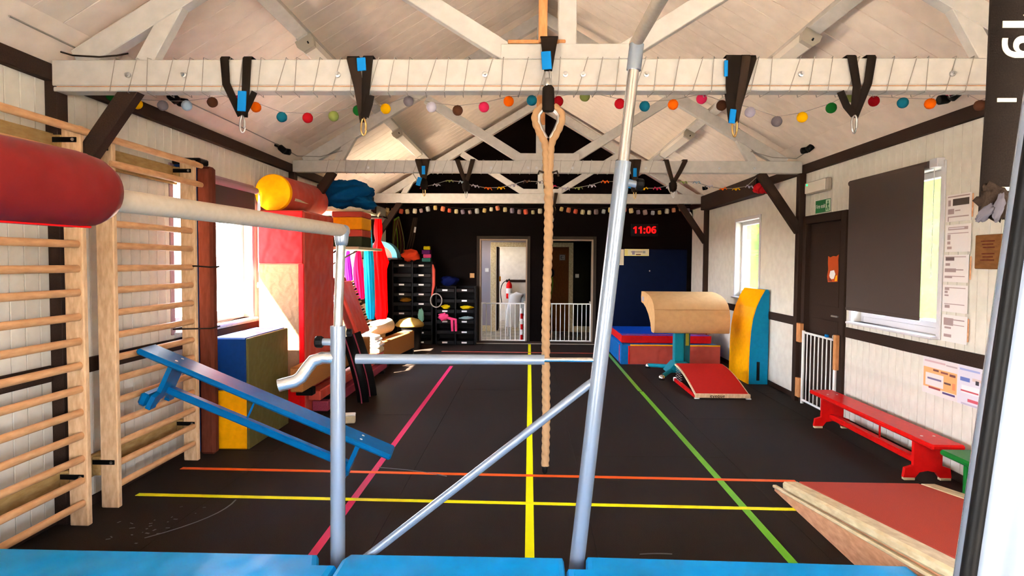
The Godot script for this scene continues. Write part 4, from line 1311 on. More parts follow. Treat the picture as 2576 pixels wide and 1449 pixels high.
func low_beam(label: String, m: String, a: Vector3, b: Vector3, w: float, h: float) -> void:
	var t := thing("low_beam", label, "balance beam", (a + b) / 2.0, "low balance beams")
	var y := Vector3(0, h * 0.62, 0)
	bar("padding", a + y, b + y, w, h * 0.76, m, t, Vector3.UP, 0.012)
	for k in [0.1, 0.9]:
		var c := a.lerp(b, k)
		put("foot", box(Vector3(w * 1.3, h * 0.25, 0.1), 0.006), "plastic_black", t, c + Vector3(0, h * 0.125, 0))

func shelves() -> void:
	# two black drawer towers against the back wall
	var rng := RandomNumberGenerator.new()
	rng.seed = 21
	var rows := [[-2.62, -1.86, 9, 1.60, 2, "tall black drawer tower against the back wall, two columns of drawers"], [-1.78, -1.03, 6, 1.13, 2, "shorter black drawer tower beside the left back doorway"]]
	for r in rows:
		var t := thing("drawer_tower", r[5], "drawer unit", Vector3((r[0] + r[1]) / 2, 0, ZB + 0.22), "drawer towers")
		var x0: float = r[0]
		var x1: float = r[1]
		var h: float = r[3]
		slab("back", Vector3(x0, 0, ZB + 0.012), Vector3(x1, h, ZB + 0.024), "plastic_black", t)
		var cols: int = r[4]
		for c in cols + 1:
			var x := lerpf(x0, x1, float(c) / cols)
			slab("upright", Vector3(x - 0.012, 0, ZB + 0.02), Vector3(x + 0.012, h, ZB + 0.42), "shelf_black", t, 0.002)
		var n: int = r[2]
		for i in n:
			var y := lerpf(0.06, h - 0.06, float(i) / (n - 1))
			for c in cols:
				var xa := lerpf(x0, x1, float(c) / cols) + 0.014
				var xb := lerpf(x0, x1, float(c + 1) / cols) - 0.014
				var d := slab("drawer", Vector3(xa, y - 0.055, ZB + 0.03), Vector3(xb, y + 0.02, ZB + 0.43), "shelf_black", t, 0.01)
				if (i + c * 3) % 3 != 1 or c == 1:
					put("name_label", box(Vector3(0.10, 0.03, 0.003), 0.001), "paper", d, Vector3(lerpf(xa, xb, 0.45), y - 0.012, ZB + 0.433))
	# things kept on them
	var items := [
		["sponge", "orange sponge lying on top of the tall drawer tower", Vector3(-2.30, 1.72, ZB + 0.25), Vector3(0.17, 0.11, 0.1), Color(0.85, 0.26, 0.14)],
		["yoga_block", "yellow foam block at the top of the coloured pile on the drawer tower", Vector3(-1.98, 1.868, ZB + 0.28), Vector3(0.09, 0.05, 0.08), Color(0.72, 0.66, 0.06)],
		["yoga_block", "purple foam block under the yellow one on the drawer tower", Vector3(-1.99, 1.789, ZB + 0.28), Vector3(0.12, 0.06, 0.09), Color(0.32, 0.12, 0.34)],
		["yoga_block", "pink foam block in the coloured pile on the drawer tower", Vector3(-1.97, 1.71, ZB + 0.3), Vector3(0.11, 0.05, 0.09), Color(0.72, 0.24, 0.42)],
		["yoga_block", "teal foam block at the foot of the coloured pile on the drawer tower", Vector3(-1.98, 1.638, ZB + 0.3), Vector3(0.12, 0.05, 0.09), Color(0.22, 0.42, 0.40)],
		["folded_cloth", "yellow folded cloth in the shorter drawer tower", Vector3(-1.20, 0.722, ZB + 0.36), Vector3(0.12, 0.035, 0.04), Color(0.78, 0.66, 0.05)],
		["bean_bag", "yellow bean bag on the shorter drawer tower's left shelf", Vector3(-1.60, 0.732, ZB + 0.36), Vector3(0.08, 0.04, 0.05), Color(0.80, 0.68, 0.05)],
		["soft_toy", "pink soft toy hanging out of the shorter drawer tower", Vector3(-1.62, 0.55, ZB + 0.50), Vector3(0.10, 0.07, 0.06), Color(0.85, 0.25, 0.42)],
		["bean_bag", "olive bean bag low in the shorter drawer tower", Vector3(-1.62, 0.532, ZB + 0.36), Vector3(0.11, 0.04, 0.05), Color(0.45, 0.42, 0.08)],
		["folded_cloth", "grey folded cloth in the shorter drawer tower's right column", Vector3(-1.20, 0.518, ZB + 0.36), Vector3(0.14, 0.03, 0.04), Color(0.50, 0.56, 0.55)],
		["ball_bag", "blue cloth bag on top of the shorter drawer tower", Vector3(-1.55, 1.235, ZB + 0.25), Vector3(0.18, 0.09, 0.12), Color(0.05, 0.08, 0.25)],
		["bean_bag", "brown beanbag in the tall drawer tower", Vector3(-2.38, 0.862, ZB + 0.36), Vector3(0.10, 0.04, 0.04), Color(0.50, 0.32, 0.06)],
		["cloth_scrap", "pale green cloth hanging from the tall drawer tower", Vector3(-2.06, 0.56, ZB + 0.49), Vector3(0.06, 0.14, 0.03), Color(0.42, 0.58, 0.48)]]
	for i in items.size():
		var q: Array = items[i]
		var t := thing(q[0], q[1], String(q[0]).replace("_", " "), q[2] - Vector3(0, q[3].y, 0))
		obj("body", blob(q[3], 0.7 if q[0] != "yoga_block" else 0.25, 30 + i, 9) if q[0] != "yoga_block" else box(q[3] * 1.4, 0.01), mk("item_%d" % i, q[4], 0.7), t, Vector3(0, q[3].y, 0), roty(15.0 * sin(i * 3.0)))
		if q[0] == "soft_toy":
			for k in 2:
				obj("leg", taper([Vector3(0.08, 0.05, 0.02), Vector3(0.16 + 0.07 * k, 0.02, 0.03), Vector3(0.17 + 0.07 * k, -0.2, 0.03)], [0.03, 0.03, 0.024], 8), "item_%d" % i, t)
	var cb := thing("coiled_cable", "pale loop of cable hanging between the two drawer towers", "cable", Vector3(-1.77, 0.86, ZB + 0.47))
	var pts := []
	for i in 20:
		var a := TAU * i / 20.0
		pts.append(Vector3(0.11 * cos(a), 0.13 * sin(a), 0.0))
	obj("loop", tube(pts, 0.012, 8, true), "lead", cb)
	var rb := thing("hanging_bands", "red resistance band hanging beside the tall drawer tower", "band", Vector3(-1.84, 1.55, ZB + 0.46))
	obj("band", taper([Vector3(0, 0, 0), Vector3(0.02, -0.1, 0), Vector3(0.02, -0.4, 0), Vector3(-0.02, -0.62, 0)], [0.01, 0.035, 0.03, 0.012], 10), "dull_red", rb)
	# skipping ropes on a hook
	var sk := thing("skipping_ropes", "bunch of brown and green skipping ropes hanging on the back wall", "skipping ropes", Vector3(-2.62, 2.45, ZB + 0.1))
	obj("hook", tube([Vector3(-0.05, -0.05, -0.08), Vector3(-0.03, -0.03, 0.0), Vector3(0.06, 0.02, 0.03)], 0.02, 8), "strap_green", sk)
	var cols := [Color(0.26, 0.13, 0.10), Color(0.30, 0.18, 0.12), Color(0.35, 0.5, 0.10), Color(0.22, 0.10, 0.10), Color(0.38, 0.30, 0.14), Color(0.28, 0.12, 0.14), Color(0.40, 0.38, 0.22)]
	for i in 7:
		var w := 0.04 + 0.03 * i
		var off := -0.12 + 0.04 * i
		var loop := []
		for j in 24:
			var a := TAU * j / 24.0
			loop.append(Vector3(off * 0.5 + w * 0.7 * cos(a) * (0.6 - 0.4 * sin(a)), -0.38 + 0.38 * sin(a), 0.012 * i - 0.03))
		obj("rope_loop", tube(loop, 0.009, 6, true), mk("skip_%d" % i, cols[i], 0.7), sk)
	var st := thing("hanging_straps", "black straps with a pale tag hanging beside the skipping ropes", "strap", Vector3(-2.30, 2.45, ZB + 0.05))
	for k in 3:
		obj("strap", sweep([Vector3(0.08 - 0.03 * k, 0.02, 0.01 * k), Vector3(0.02 - 0.04 * k, -0.4, 0.01 * k), Vector3(-0.06 - 0.05 * k, -0.75, 0.01 * k)], [rect(0.03, 0.006, 0.001)]), "web_brown", st)
	obj("tag", box(Vector3(0.035, 0.11, 0.006), 0.002), "paper", st, Vector3(0.05, -0.22, 0.04), rotz(-8))

# ------------------------------------------------------------------ rope and straps
func carabiner(parent: Node3D, at: Vector3, m := "steel", h := 0.05) -> void:
	var pts := []
	for i in 14:
		var a := TAU * i / 14.0
		pts.append(at + Vector3(h * 0.28 * cos(a), h * sin(a), 0.004 * sin(2 * a)))
	var c := pipe("carabiner", pts, 0.0055, m, parent, 6, true)
	pipe("gate_pin", [at + Vector3(h * 0.26, -h * 0.4, 0.0), at + Vector3(h * 0.26, h * 0.4, 0.0)], 0.007, m, c, 6)

func band(parent: Node3D, x0: float, top: float, z: float, x1: float, low: float, w0: float, w1: float, m: String, y_mid := 0.0, x_mid := 0.0) -> void:
	var pts := [Vector3(x0, top + 0.006, z - 0.11), Vector3(x0, top + 0.007, z - 0.012), Vector3(x0, top - 0.004, z)]
	var w := [w0, w0, w0]
	if y_mid > 0.0:
		pts.append(Vector3(x_mid, y_mid, z + 0.004))
		w.append(lerpf(w0, w1, 0.4))
	else:
		pts.append(Vector3(lerpf(x0, x1, 0.45), lerpf(top, low, 0.5), z + 0.004))
		w.append(lerpf(w0, w1, 0.5))
	pts.append(Vector3(x1, low, z - 0.005))
	w.append(w1)
	var secs := []
	for k in w:
		secs.append(rect(k, 0.006, 0.001))
	put("webbing", sweep(pts, secs), m, parent)

func rope_and_straps() -> void:
	var z := -3.583
	var y := 2.77
	var s := thing("suspension_strap", "two-legged black strap with a blue tag, leftmost on the nearest beam", "strap", Vector3(-1.67, 2.4, z), "straps on the nearest beam")
	band(s, -1.765, y, z, -1.675, 2.44, 0.05, 0.04, "web_black", 2.62, -1.755)
	band(s, -1.632, y, z, -1.655, 2.43, 0.05, 0.04, "web_black", 2.6, -1.64)
	put("tail", sweep([Vector3(-1.655, 2.44, z + 0.006), Vector3(-1.62, 2.50, z + 0.012), Vector3(-1.585, 2.57, z + 0.014)], [rect(0.035, 0.005, 0.001)]), "web_black", s)
	put("tag", box(Vector3(0.05, 0.115, 0.008), 0.003), "tag_blue", s, Vector3(-1.655, 2.515, z + 0.024), rotz(-3))
	carabiner(s, Vector3(-1.664, 2.39, z))
	s = thing("suspension_strap", "broad black strap with a blue tag, second from left on the nearest beam", "strap", Vector3(-0.96, 2.4, z), "straps on the nearest beam")
	band(s, -1.02, y, z, -0.965, 2.40, 0.07, 0.03, "web_brown", 2.6, -0.985)
	band(s, -0.93, y, z + 0.007, -0.955, 2.42, 0.06, 0.03, "web_black", 2.6, -0.94)
	put("tail", sweep([Vector3(-0.95, 2.43, z + 0.012), Vector3(-0.925, 2.50, z + 0.018), Vector3(-0.915, 2.55, z + 0.018)], [rect(0.05, 0.006, 0.001)]), "web_black", s)
	put("tag", box(Vector3(0.05, 0.075, 0.008), 0.003), "tag_blue", s, Vector3(-0.965, 2.725, z + 0.016), rotz(4))
	carabiner(s, Vector3(-0.958, 2.375, z), "brass")
	s = thing("suspension_strap", "gathered black strap, fourth from left on the nearest beam", "strap", Vector3(1.16, 2.4, z), "straps on the nearest beam")
	band(s, 1.19, y, z, 1.155, 2.42, 0.17, 0.05, "web_black", 2.6, 1.165)
	band(s, 1.215, y, z + 0.008, 1.165, 2.40, 0.05, 0.03, "web_brown", 2.58, 1.19)
	put("tail", sweep([Vector3(1.145, 2.40, z + 0.012), Vector3(1.13, 2.50, z + 0.016), Vector3(1.12, 2.56, z + 0.014)], [rect(0.05, 0.006, 0.001)]), "web_black", s)
	put("tag", box(Vector3(0.035, 0.08, 0.008), 0.003), "tag_blue", s, Vector3(1.14, 2.43, z + 0.022), rotz(-6))
	put("tag", box(Vector3(0.02, 0.09, 0.006), 0.002), "tag_blue", s, Vector3(1.102, 2.70, z + 0.01))
	carabiner(s, Vector3(1.16, 2.37, z), "brass")
	s = thing("suspension_strap", "two-legged black strap, rightmost on the nearest beam", "strap", Vector3(1.82, 2.4, z), "straps on the nearest beam")
	band(s, 1.805, y, z, 1.825, 2.44, 0.05, 0.04, "web_black", 2.6, 1.835)
	band(s, 1.915, y, z, 1.83, 2.43, 0.05, 0.04, "web_black", 2.62, 1.895)
	put("tail", sweep([Vector3(1.82, 2.44, z + 0.01), Vector3(1.775, 2.49, z + 0.014), Vector3(1.74, 2.57, z + 0.012)], [rect(0.04, 0.006, 0.001)]), "web_black", s)
	carabiner(s, Vector3(1.828, 2.39, z))
	# middle beam
	z = -7.285
	y = 2.795
	for q in [[[-1.30, -1.21], -1.235, 2.54, "gathered dark strap with a blue tag, leftmost on the middle beam", true], [[-0.845, -0.665], -0.742, 2.52, "two-legged dark strap, second from left on the middle beam", false], [[1.19, 1.25], 1.225, 2.52, "dark strap with a blue tag on the middle beam, half behind the leaning upright", true], [[1.585, 1.80], 1.665, 2.53, "two-legged dark strap, rightmost on the middle beam", false]]:
		s = thing("suspension_strap", q[3], "strap", Vector3(q[1], q[2], z), "straps on the middle beam")
		for x in q[0]:
			band(s, x, y, z + (0.0 if x == q[0][0] else 0.007), q[1], q[2], 0.085 if q[4] else 0.055, 0.045, "web_brown")
		if q[4]:
			put("tag", box(Vector3(0.04, 0.10, 0.008), 0.003), "tag_blue", s, Vector3(q[1] - 0.005, q[2] + 0.13, z + 0.018))
			put("tag", box(Vector3(0.05, 0.10, 0.008), 0.003), "tag_blue", s, Vector3(q[1] - 0.06, q[2] + 0.0, z + 0.012), rotz(-15))
		put("knot", blob(Vector3(0.045, 0.07, 0.03), 0.4, 5, 8), "web_black", s, Vector3(q[1], q[2] - 0.03, z))
		carabiner(s, Vector3(q[1], q[2] - 0.12, z), "brass" if q[4] else "steel")
	# far beam
	s = thing("suspension_strap", "dark strap hanging from the far beam just right of the rope", "strap", Vector3(0.42, 2.4, -11.13))
	band(s, 0.385, 2.835, -11.13, 0.41, 2.55, 0.06, 0.04, "web_brown")
	band(s, 0.475, 2.835, -11.125, 0.43, 2.55, 0.06, 0.04, "web_brown")
	put("knot", blob(Vector3(0.06, 0.12, 0.03), 0.3, 6, 8), "web_black", s, Vector3(0.415, 2.50, -11.13))
	carabiner(s, Vector3(0.42, 2.39, -11.13), "steel", 0.06)
	# climbing rope on the nearest beam
	z = -3.565
	var r := thing("climbing_rope", "thick natural climbing rope hanging from the middle of the nearest beam", "rope", Vector3(0.105, 0.36, z))
	put("webbing", sweep([Vector3(0.105, 2.875, z - 0.14), Vector3(0.105, 2.876, z), Vector3(0.105, 2.86, z + 0.012), Vector3(0.10, 2.68, z + 0.016)], [rect(0.10, 0.006, 0.001), rect(0.10, 0.006, 0.001), rect(0.095, 0.008, 0.001), rect(0.045, 0.012, 0.002)]), "web_black", r)
	put("tag", box(Vector3(0.055, 0.10, 0.008), 0.003), "tag_blue", r, Vector3(0.09, 2.735, z + 0.028), rotz(4))
	carabiner(r, Vector3(0.10, 2.635, z + 0.01), "steel", 0.055)
	put("swivel", lathe([[0.0, 0.0], [0.02, 0.005], [0.024, 0.03], [0.02, 0.06], [0.0, 0.07]], 14), "steel", r, Vector3(0.10, 2.575, z + 0.012))
	put("sleeve", taper([Vector3(0.102, 2.60, z + 0.012), Vector3(0.102, 2.585, z + 0.012), Vector3(0.103, 2.47, z + 0.012), Vector3(0.103, 2.455, z + 0.012)], [0.022, 0.033, 0.036, 0.03], 8), "web_black", r)
	for sd in [-1.0, 1.0]:
		put("thimble", sweep([Vector3(0.105 + sd * 0.025, 2.475, z), Vector3(0.105 + sd * 0.055, 2.44, z), Vector3(0.105 + sd * 0.056, 2.40, z), Vector3(0.105 + sd * 0.035, 2.35, z), Vector3(0.105 + sd * 0.01, 2.305, z)], [ring(0.011, 8)]), "steel", r)
		put("eye", laid_rope(smooth([Vector3(0.105 + sd * 0.03, 2.49, z), Vector3(0.105 + sd * 0.072, 2.45, z), Vector3(0.105 + sd * 0.075, 2.40, z), Vector3(0.105 + sd * 0.05, 2.34, z), Vector3(0.105 + sd * 0.02, 2.28, z), Vector3(0.105 + sd * 0.012, 2.2, z), Vector3(0.105 + sd * 0.008, 2.06, z)], 70), 0.020, 0.023, 0.13), "rope", r)
	var pts := []
	for i in 271:
		var u := i / 270.0
		pts.append(Vector3(0.108 - 0.006 * u + 0.004 * sin(u * 9.0), lerpf(2.10, 0.42, u), z))
	put("strands", laid_rope(pts, 0.028, 0.024, 0.135), "rope", r)
	put("end_whipping", taper([Vector3(0.102, 0.425, z), Vector3(0.102, 0.415, z), Vector3(0.102, 0.385, z), Vector3(0.102, 0.372, z)], [0.014, 0.019, 0.016, 0.008], 12), "plastic_black", r)
	pipe("tie", [Vector3(0.13, 2.11, z + 0.02), Vector3(0.155, 2.12, z + 0.015), Vector3(0.165, 2.09, z + 0.01)], 0.006, "web_brown", r, 6)
	pipe("tie", [Vector3(0.08, 2.11, z + 0.02), Vector3(0.055, 2.12, z + 0.015), Vector3(0.048, 2.10, z + 0.01)], 0.006, "web_brown", r, 6)

# ------------------------------------------------------------------ garlands
func garlands() -> void:
	var c := {"g": Color(0.10, 0.42, 0.16), "y": Color(0.95, 0.70, 0.02), "e": Color(0.46, 0.42, 0.43), "l": Color(0.62, 0.70, 0.76), "b": Color(0.36, 0.22, 0.15), "p": Color(0.86, 0.18, 0.34), "o": Color(0.95, 0.40, 0.04), "t": Color(0.10, 0.42, 0.50), "r": Color(0.74, 0.10, 0.14), "v": Color(0.55, 0.58, 0.30), "w": Color(0.80, 0.76, 0.80), "d": Color(0.58, 0.05, 0.09), "n": Color(0.70, 0.66, 0.72)}
	for k in c:
		mk("felt_" + k, c[k], 0.95, 0.0, "cloth", Vector3.ONE * 8.0, "bump", 0.7)
	var t := thing("felt_ball_garland", "garland of many-coloured felt balls strung behind the nearest beam", "garland", Vector3(0, 2.5, -3.8))
	var pos := [[-2.58, 2.61, "g"], [-2.42, 2.56, "y"], [-2.26, 2.55, "e"], [-2.11, 2.55, "l"], [-1.95, 2.57, "b"], [-1.8, 2.59, "p"], [-1.68, 2.54, "o"], [-1.52, 2.48, "t"], [-1.36, 2.475, "r"], [-1.2, 2.485, "v"], [-1.05, 2.52, "g"], [-0.88, 2.53, "y"], [-0.74, 2.575, "e"], [-0.6, 2.54, "w"], [-0.44, 2.52, "b"], [-0.28, 2.54, "p"], [-0.13, 2.575, "o"], [0.01, 2.58, "t"], [0.17, 2.575, "d"], [0.33, 2.605, "v"], [0.54, 2.56, "r"], [0.69, 2.545, "t"], [0.86, 2.555, "o"], [1.03, 2.59, "p"], [1.15, 2.55, "b"], [1.32, 2.51, "n"], [1.48, 2.455, "e"], [1.63, 2.48, "y"], [1.8, 2.535, "g"], [1.92, 2.60, "v"], [2.05, 2.575, "d"], [2.22, 2.565, "t"], [2.38, 2.56, "o"], [2.49, 2.64, "p"], [2.67, 2.55, "b"]]
	var cord := [Vector3(-2.78, 2.70, -3.8)]
	for q in pos:
		cord.append(Vector3(q[0], q[1] + 0.028, -3.8))
	cord.append(Vector3(2.95, 2.70, -3.8))
	put("cord", sweep(cord, [ring(0.0015, 5)]), "wire", t)
	var felt := blob(Vector3.ONE * 0.0315, 0.06, 7, 10)
	for q in pos:
		put("felt_ball", felt, "felt_" + q[2], t, Vector3(q[0], q[1], -3.8), roty(40.0 * q[0]))
	# small bows and pegs on a string under the middle beam
	t = thing("bow_garland", "string of small pastel ribbon bows hanging behind the middle beam", "garland", Vector3(0, 2.5, -7.5))
	var keys := ["p", "w", "v", "l", "w", "o", "y", "n", "b", "e", "p", "n", "v", "w", "o", "l", "v", "y"]
	cord = []
	var rng := RandomNumberGenerator.new()
	rng.seed = 12
	var spots := []
	for i in 26:
		var x := -1.3 + i * 0.155
		var yy := 2.60 - 0.11 * absf(sin(i * 0.52 + 1.9))
		cord.append(Vector3(x, yy, -7.47))
		spots.append(Vector3(x + 0.03, yy - 0.01, -7.47))
	cord.push_front(Vector3(-1.42, 2.70, -7.395))
	cord.append(Vector3(2.75, 2.70, -7.395))
	put("cord", sweep(cord, [ring(0.004, 5)]), "wire", t)
	for i in spots.size():
		var b := put("bow", blob(Vector3(0.018, 0.02, 0.015), 0.3, i, 5), "felt_" + keys[i % keys.size()], t, spots[i])
		b.scale = Vector3.ONE * 0.75
		for sd in [-1.0, 1.0]:
			obj("ribbon", sweep([Vector3(0, 0, 0), Vector3(sd * 0.035, 0.012 + 0.02 * rng.randf(), 0.004), Vector3(sd * 0.06, -0.03 * rng.randf(), 0)], [rect(0.012, 0.022, 0.003), rect(0.012, 0.034, 0.003), rect(0.01, 0.026, 0.003)]), "felt_" + keys[i % keys.size()], b)
	# paper lanterns on a light string under the far beam
	t = thing("paper_lantern_string", "string of tiny pastel paper lanterns across the black back wall", "garland", Vector3(0, 2.5, -11.4))
	cord = []
	var lan := [Color(0.80, 0.68, 0.42), Color(0.72, 0.66, 0.48), Color(0.78, 0.70, 0.50), Color(0.66, 0.66, 0.62), Color(0.82, 0.34, 0.24), Color(0.84, 0.52, 0.38), Color(0.58, 0.48, 0.46), Color(0.86, 0.50, 0.34), Color(0.78, 0.74, 0.62), Color(0.50, 0.44, 0.48)]
	for i in lan.size():
		mk("lantern_%d" % i, lan[i].darkened(0.14), 0.7)
	var shape := lathe([[0.0, 0.0], [0.032, 0.0], [0.040, 0.02], [0.038, 0.07], [0.030, 0.085], [0.0, 0.085]], 9, false)
	for i in 44:
		var x := -2.62 + i * 0.128
		var yy := 2.655 - 0.075 * absf(sin(i * 0.36 + 0.6))
		cord.append(Vector3(x, yy, -11.4))
		var l := put("paper_lantern", shape, "lantern_%d" % ((i * 7 + i / 5) % lan.size()), t, Vector3(x, yy - 0.10, -11.4), rotz(rng.randf_range(-14, 14)))
		l.scale = Vector3.ONE * rng.randf_range(0.8, 1.05)
	cord.push_front(Vector3(-2.70, 2.74, -11.245))
	cord.append(Vector3(3.0, 2.74, -11.245))
	put("cord", sweep(cord, [ring(0.004, 5)]), "web_brown", t)

# ------------------------------------------------------------------ lights under the roof
func ceiling_lights() -> void:
	for q in [[-1.755, 3.30, -4.86, -6.4, -1.0, "long fluorescent batten on the left slope behind the nearest beam"], [2.085, 3.29, -4.74, -6.3, 1.0, "long fluorescent batten on the right slope behind the nearest beam"], [-1.755, 3.30, -8.25, -9.8, -1.0, "long fluorescent batten on the left slope behind the middle beam"], [2.085, 3.29, -8.25, -9.8, 1.0, "long fluorescent batten on the right slope behind the middle beam"]]:
		var t := thing("batten_light", q[5], "ceiling light", Vector3(q[0], q[1], (q[2] + q[3]) / 2.0), "fluorescent battens", Basis(Vector3.BACK, -q[4] * 0.54))
		var len := absf(q[2] - q[3])
		var sec := [Vector2(-0.065, 0.04), Vector2(-0.07, 0.0), Vector2(-0.045, -0.05), Vector2(0.045, -0.05), Vector2(0.07, 0.0), Vector2(0.065, 0.04)]
		obj("diffuser", prism(sec, len - 0.08), "diffuser", t, Vector3(0, 0.0, 0))
		obj("spine", box(Vector3(0.10, 0.03, len), 0.004), "beam", t, Vector3(0, 0.052, 0))
		for s in [-1.0, 1.0]:
			obj("end_cap", prism([Vector2(-0.068, 0.045), Vector2(-0.074, 0.0), Vector2(-0.048, -0.055), Vector2(0.048, -0.055), Vector2(0.074, 0.0), Vector2(0.068, 0.045)], 0.05), "lead", t, Vector3(0, 0, s * (len / 2.0 - 0.025)))
			obj("clip", box(Vector3(0.012, 0.02, 0.004), 0.001), "plastic_black", t, Vector3(0.02, -0.01, s * (len / 2.0 + 0.002)))
	var spots := [["left eaves just behind the nearest beam", Vector3(XL + 0.15, 2.83, -4.66)], ["left eaves halfway to the middle beam", Vector3(XL + 0.15, 2.82, -6.70)], ["right eaves near the middle beam", Vector3(XR - 0.15, 2.87, -6.85)], ["right eaves above the boxed duct", Vector3(XR - 0.15, 2.92, -10.7)], ["right eaves just behind the nearest beam", Vector3(XR - 0.15, 2.83, -4.58)]]
	for q in spots:
		var s := signf(q[1].x)
		var t := thing("spotlight", "pair of small black spotlights on the " + q[0], "spotlight", q[1])
		obj("base", box(Vector3(0.03, 0.03, 0.16), 0.004), "plastic_black", t, Vector3(s * 0.02, 0.02, 0))
		for k in [-1.0, 1.0]:
			obj("lamp_head", lathe([[0.0, 0.0], [0.03, 0.0], [0.034, 0.01], [0.034, 0.07], [0.028, 0.075], [0.0, 0.07]], 12), "plastic_black", t, Vector3(-s * 0.015, -0.01 + 0.012 * k, 0.055 * k), rotz(s * (115.0 + 15 * k)))
	# loose cable along the eaves
	for q in [[XL + 0.145, "left", [[-3.2, 2.86], [-4.6, 2.85], [-5.6, 2.852], [-6.6, 2.845], [-7.2, 2.82]]], [XR - 0.145, "right", [[-4.6, 2.85], [-5.4, 2.85], [-6.2, 2.86], [-6.8, 2.86], [-7.25, 2.81]]]]:
		var t := thing("cable", "thin cable clipped along the %s eaves" % q[1], "cable", Vector3(q[0], 2.85, -5.5))
		var pts := []
		for p in q[2]:
			pts.append(Vector3(q[0], p[1], p[0]))
		pts.append(Vector3(q[0] - signf(q[0]) * 0.25, 2.83, -7.3))
		pts.append(Vector3(q[0] - signf(q[0]) * 0.5, 2.90, -7.3))
		put("flex", tube(pts, 0.005, 6), "wire", t)
	var t := thing("cable", "dark cable looping over the left end of the nearest beam", "cable", Vector3(-2.5, 2.8, -3.58))
	put("flex", tube([Vector3(-2.74, 2.81, -3.60), Vector3(-2.66, 2.785, -3.585), Vector3(-2.5, 2.775, -3.583), Vector3(-2.4, 2.785, -3.59), Vector3(-2.34, 2.80, -3.6)], 0.005, 6), "web_brown", t)

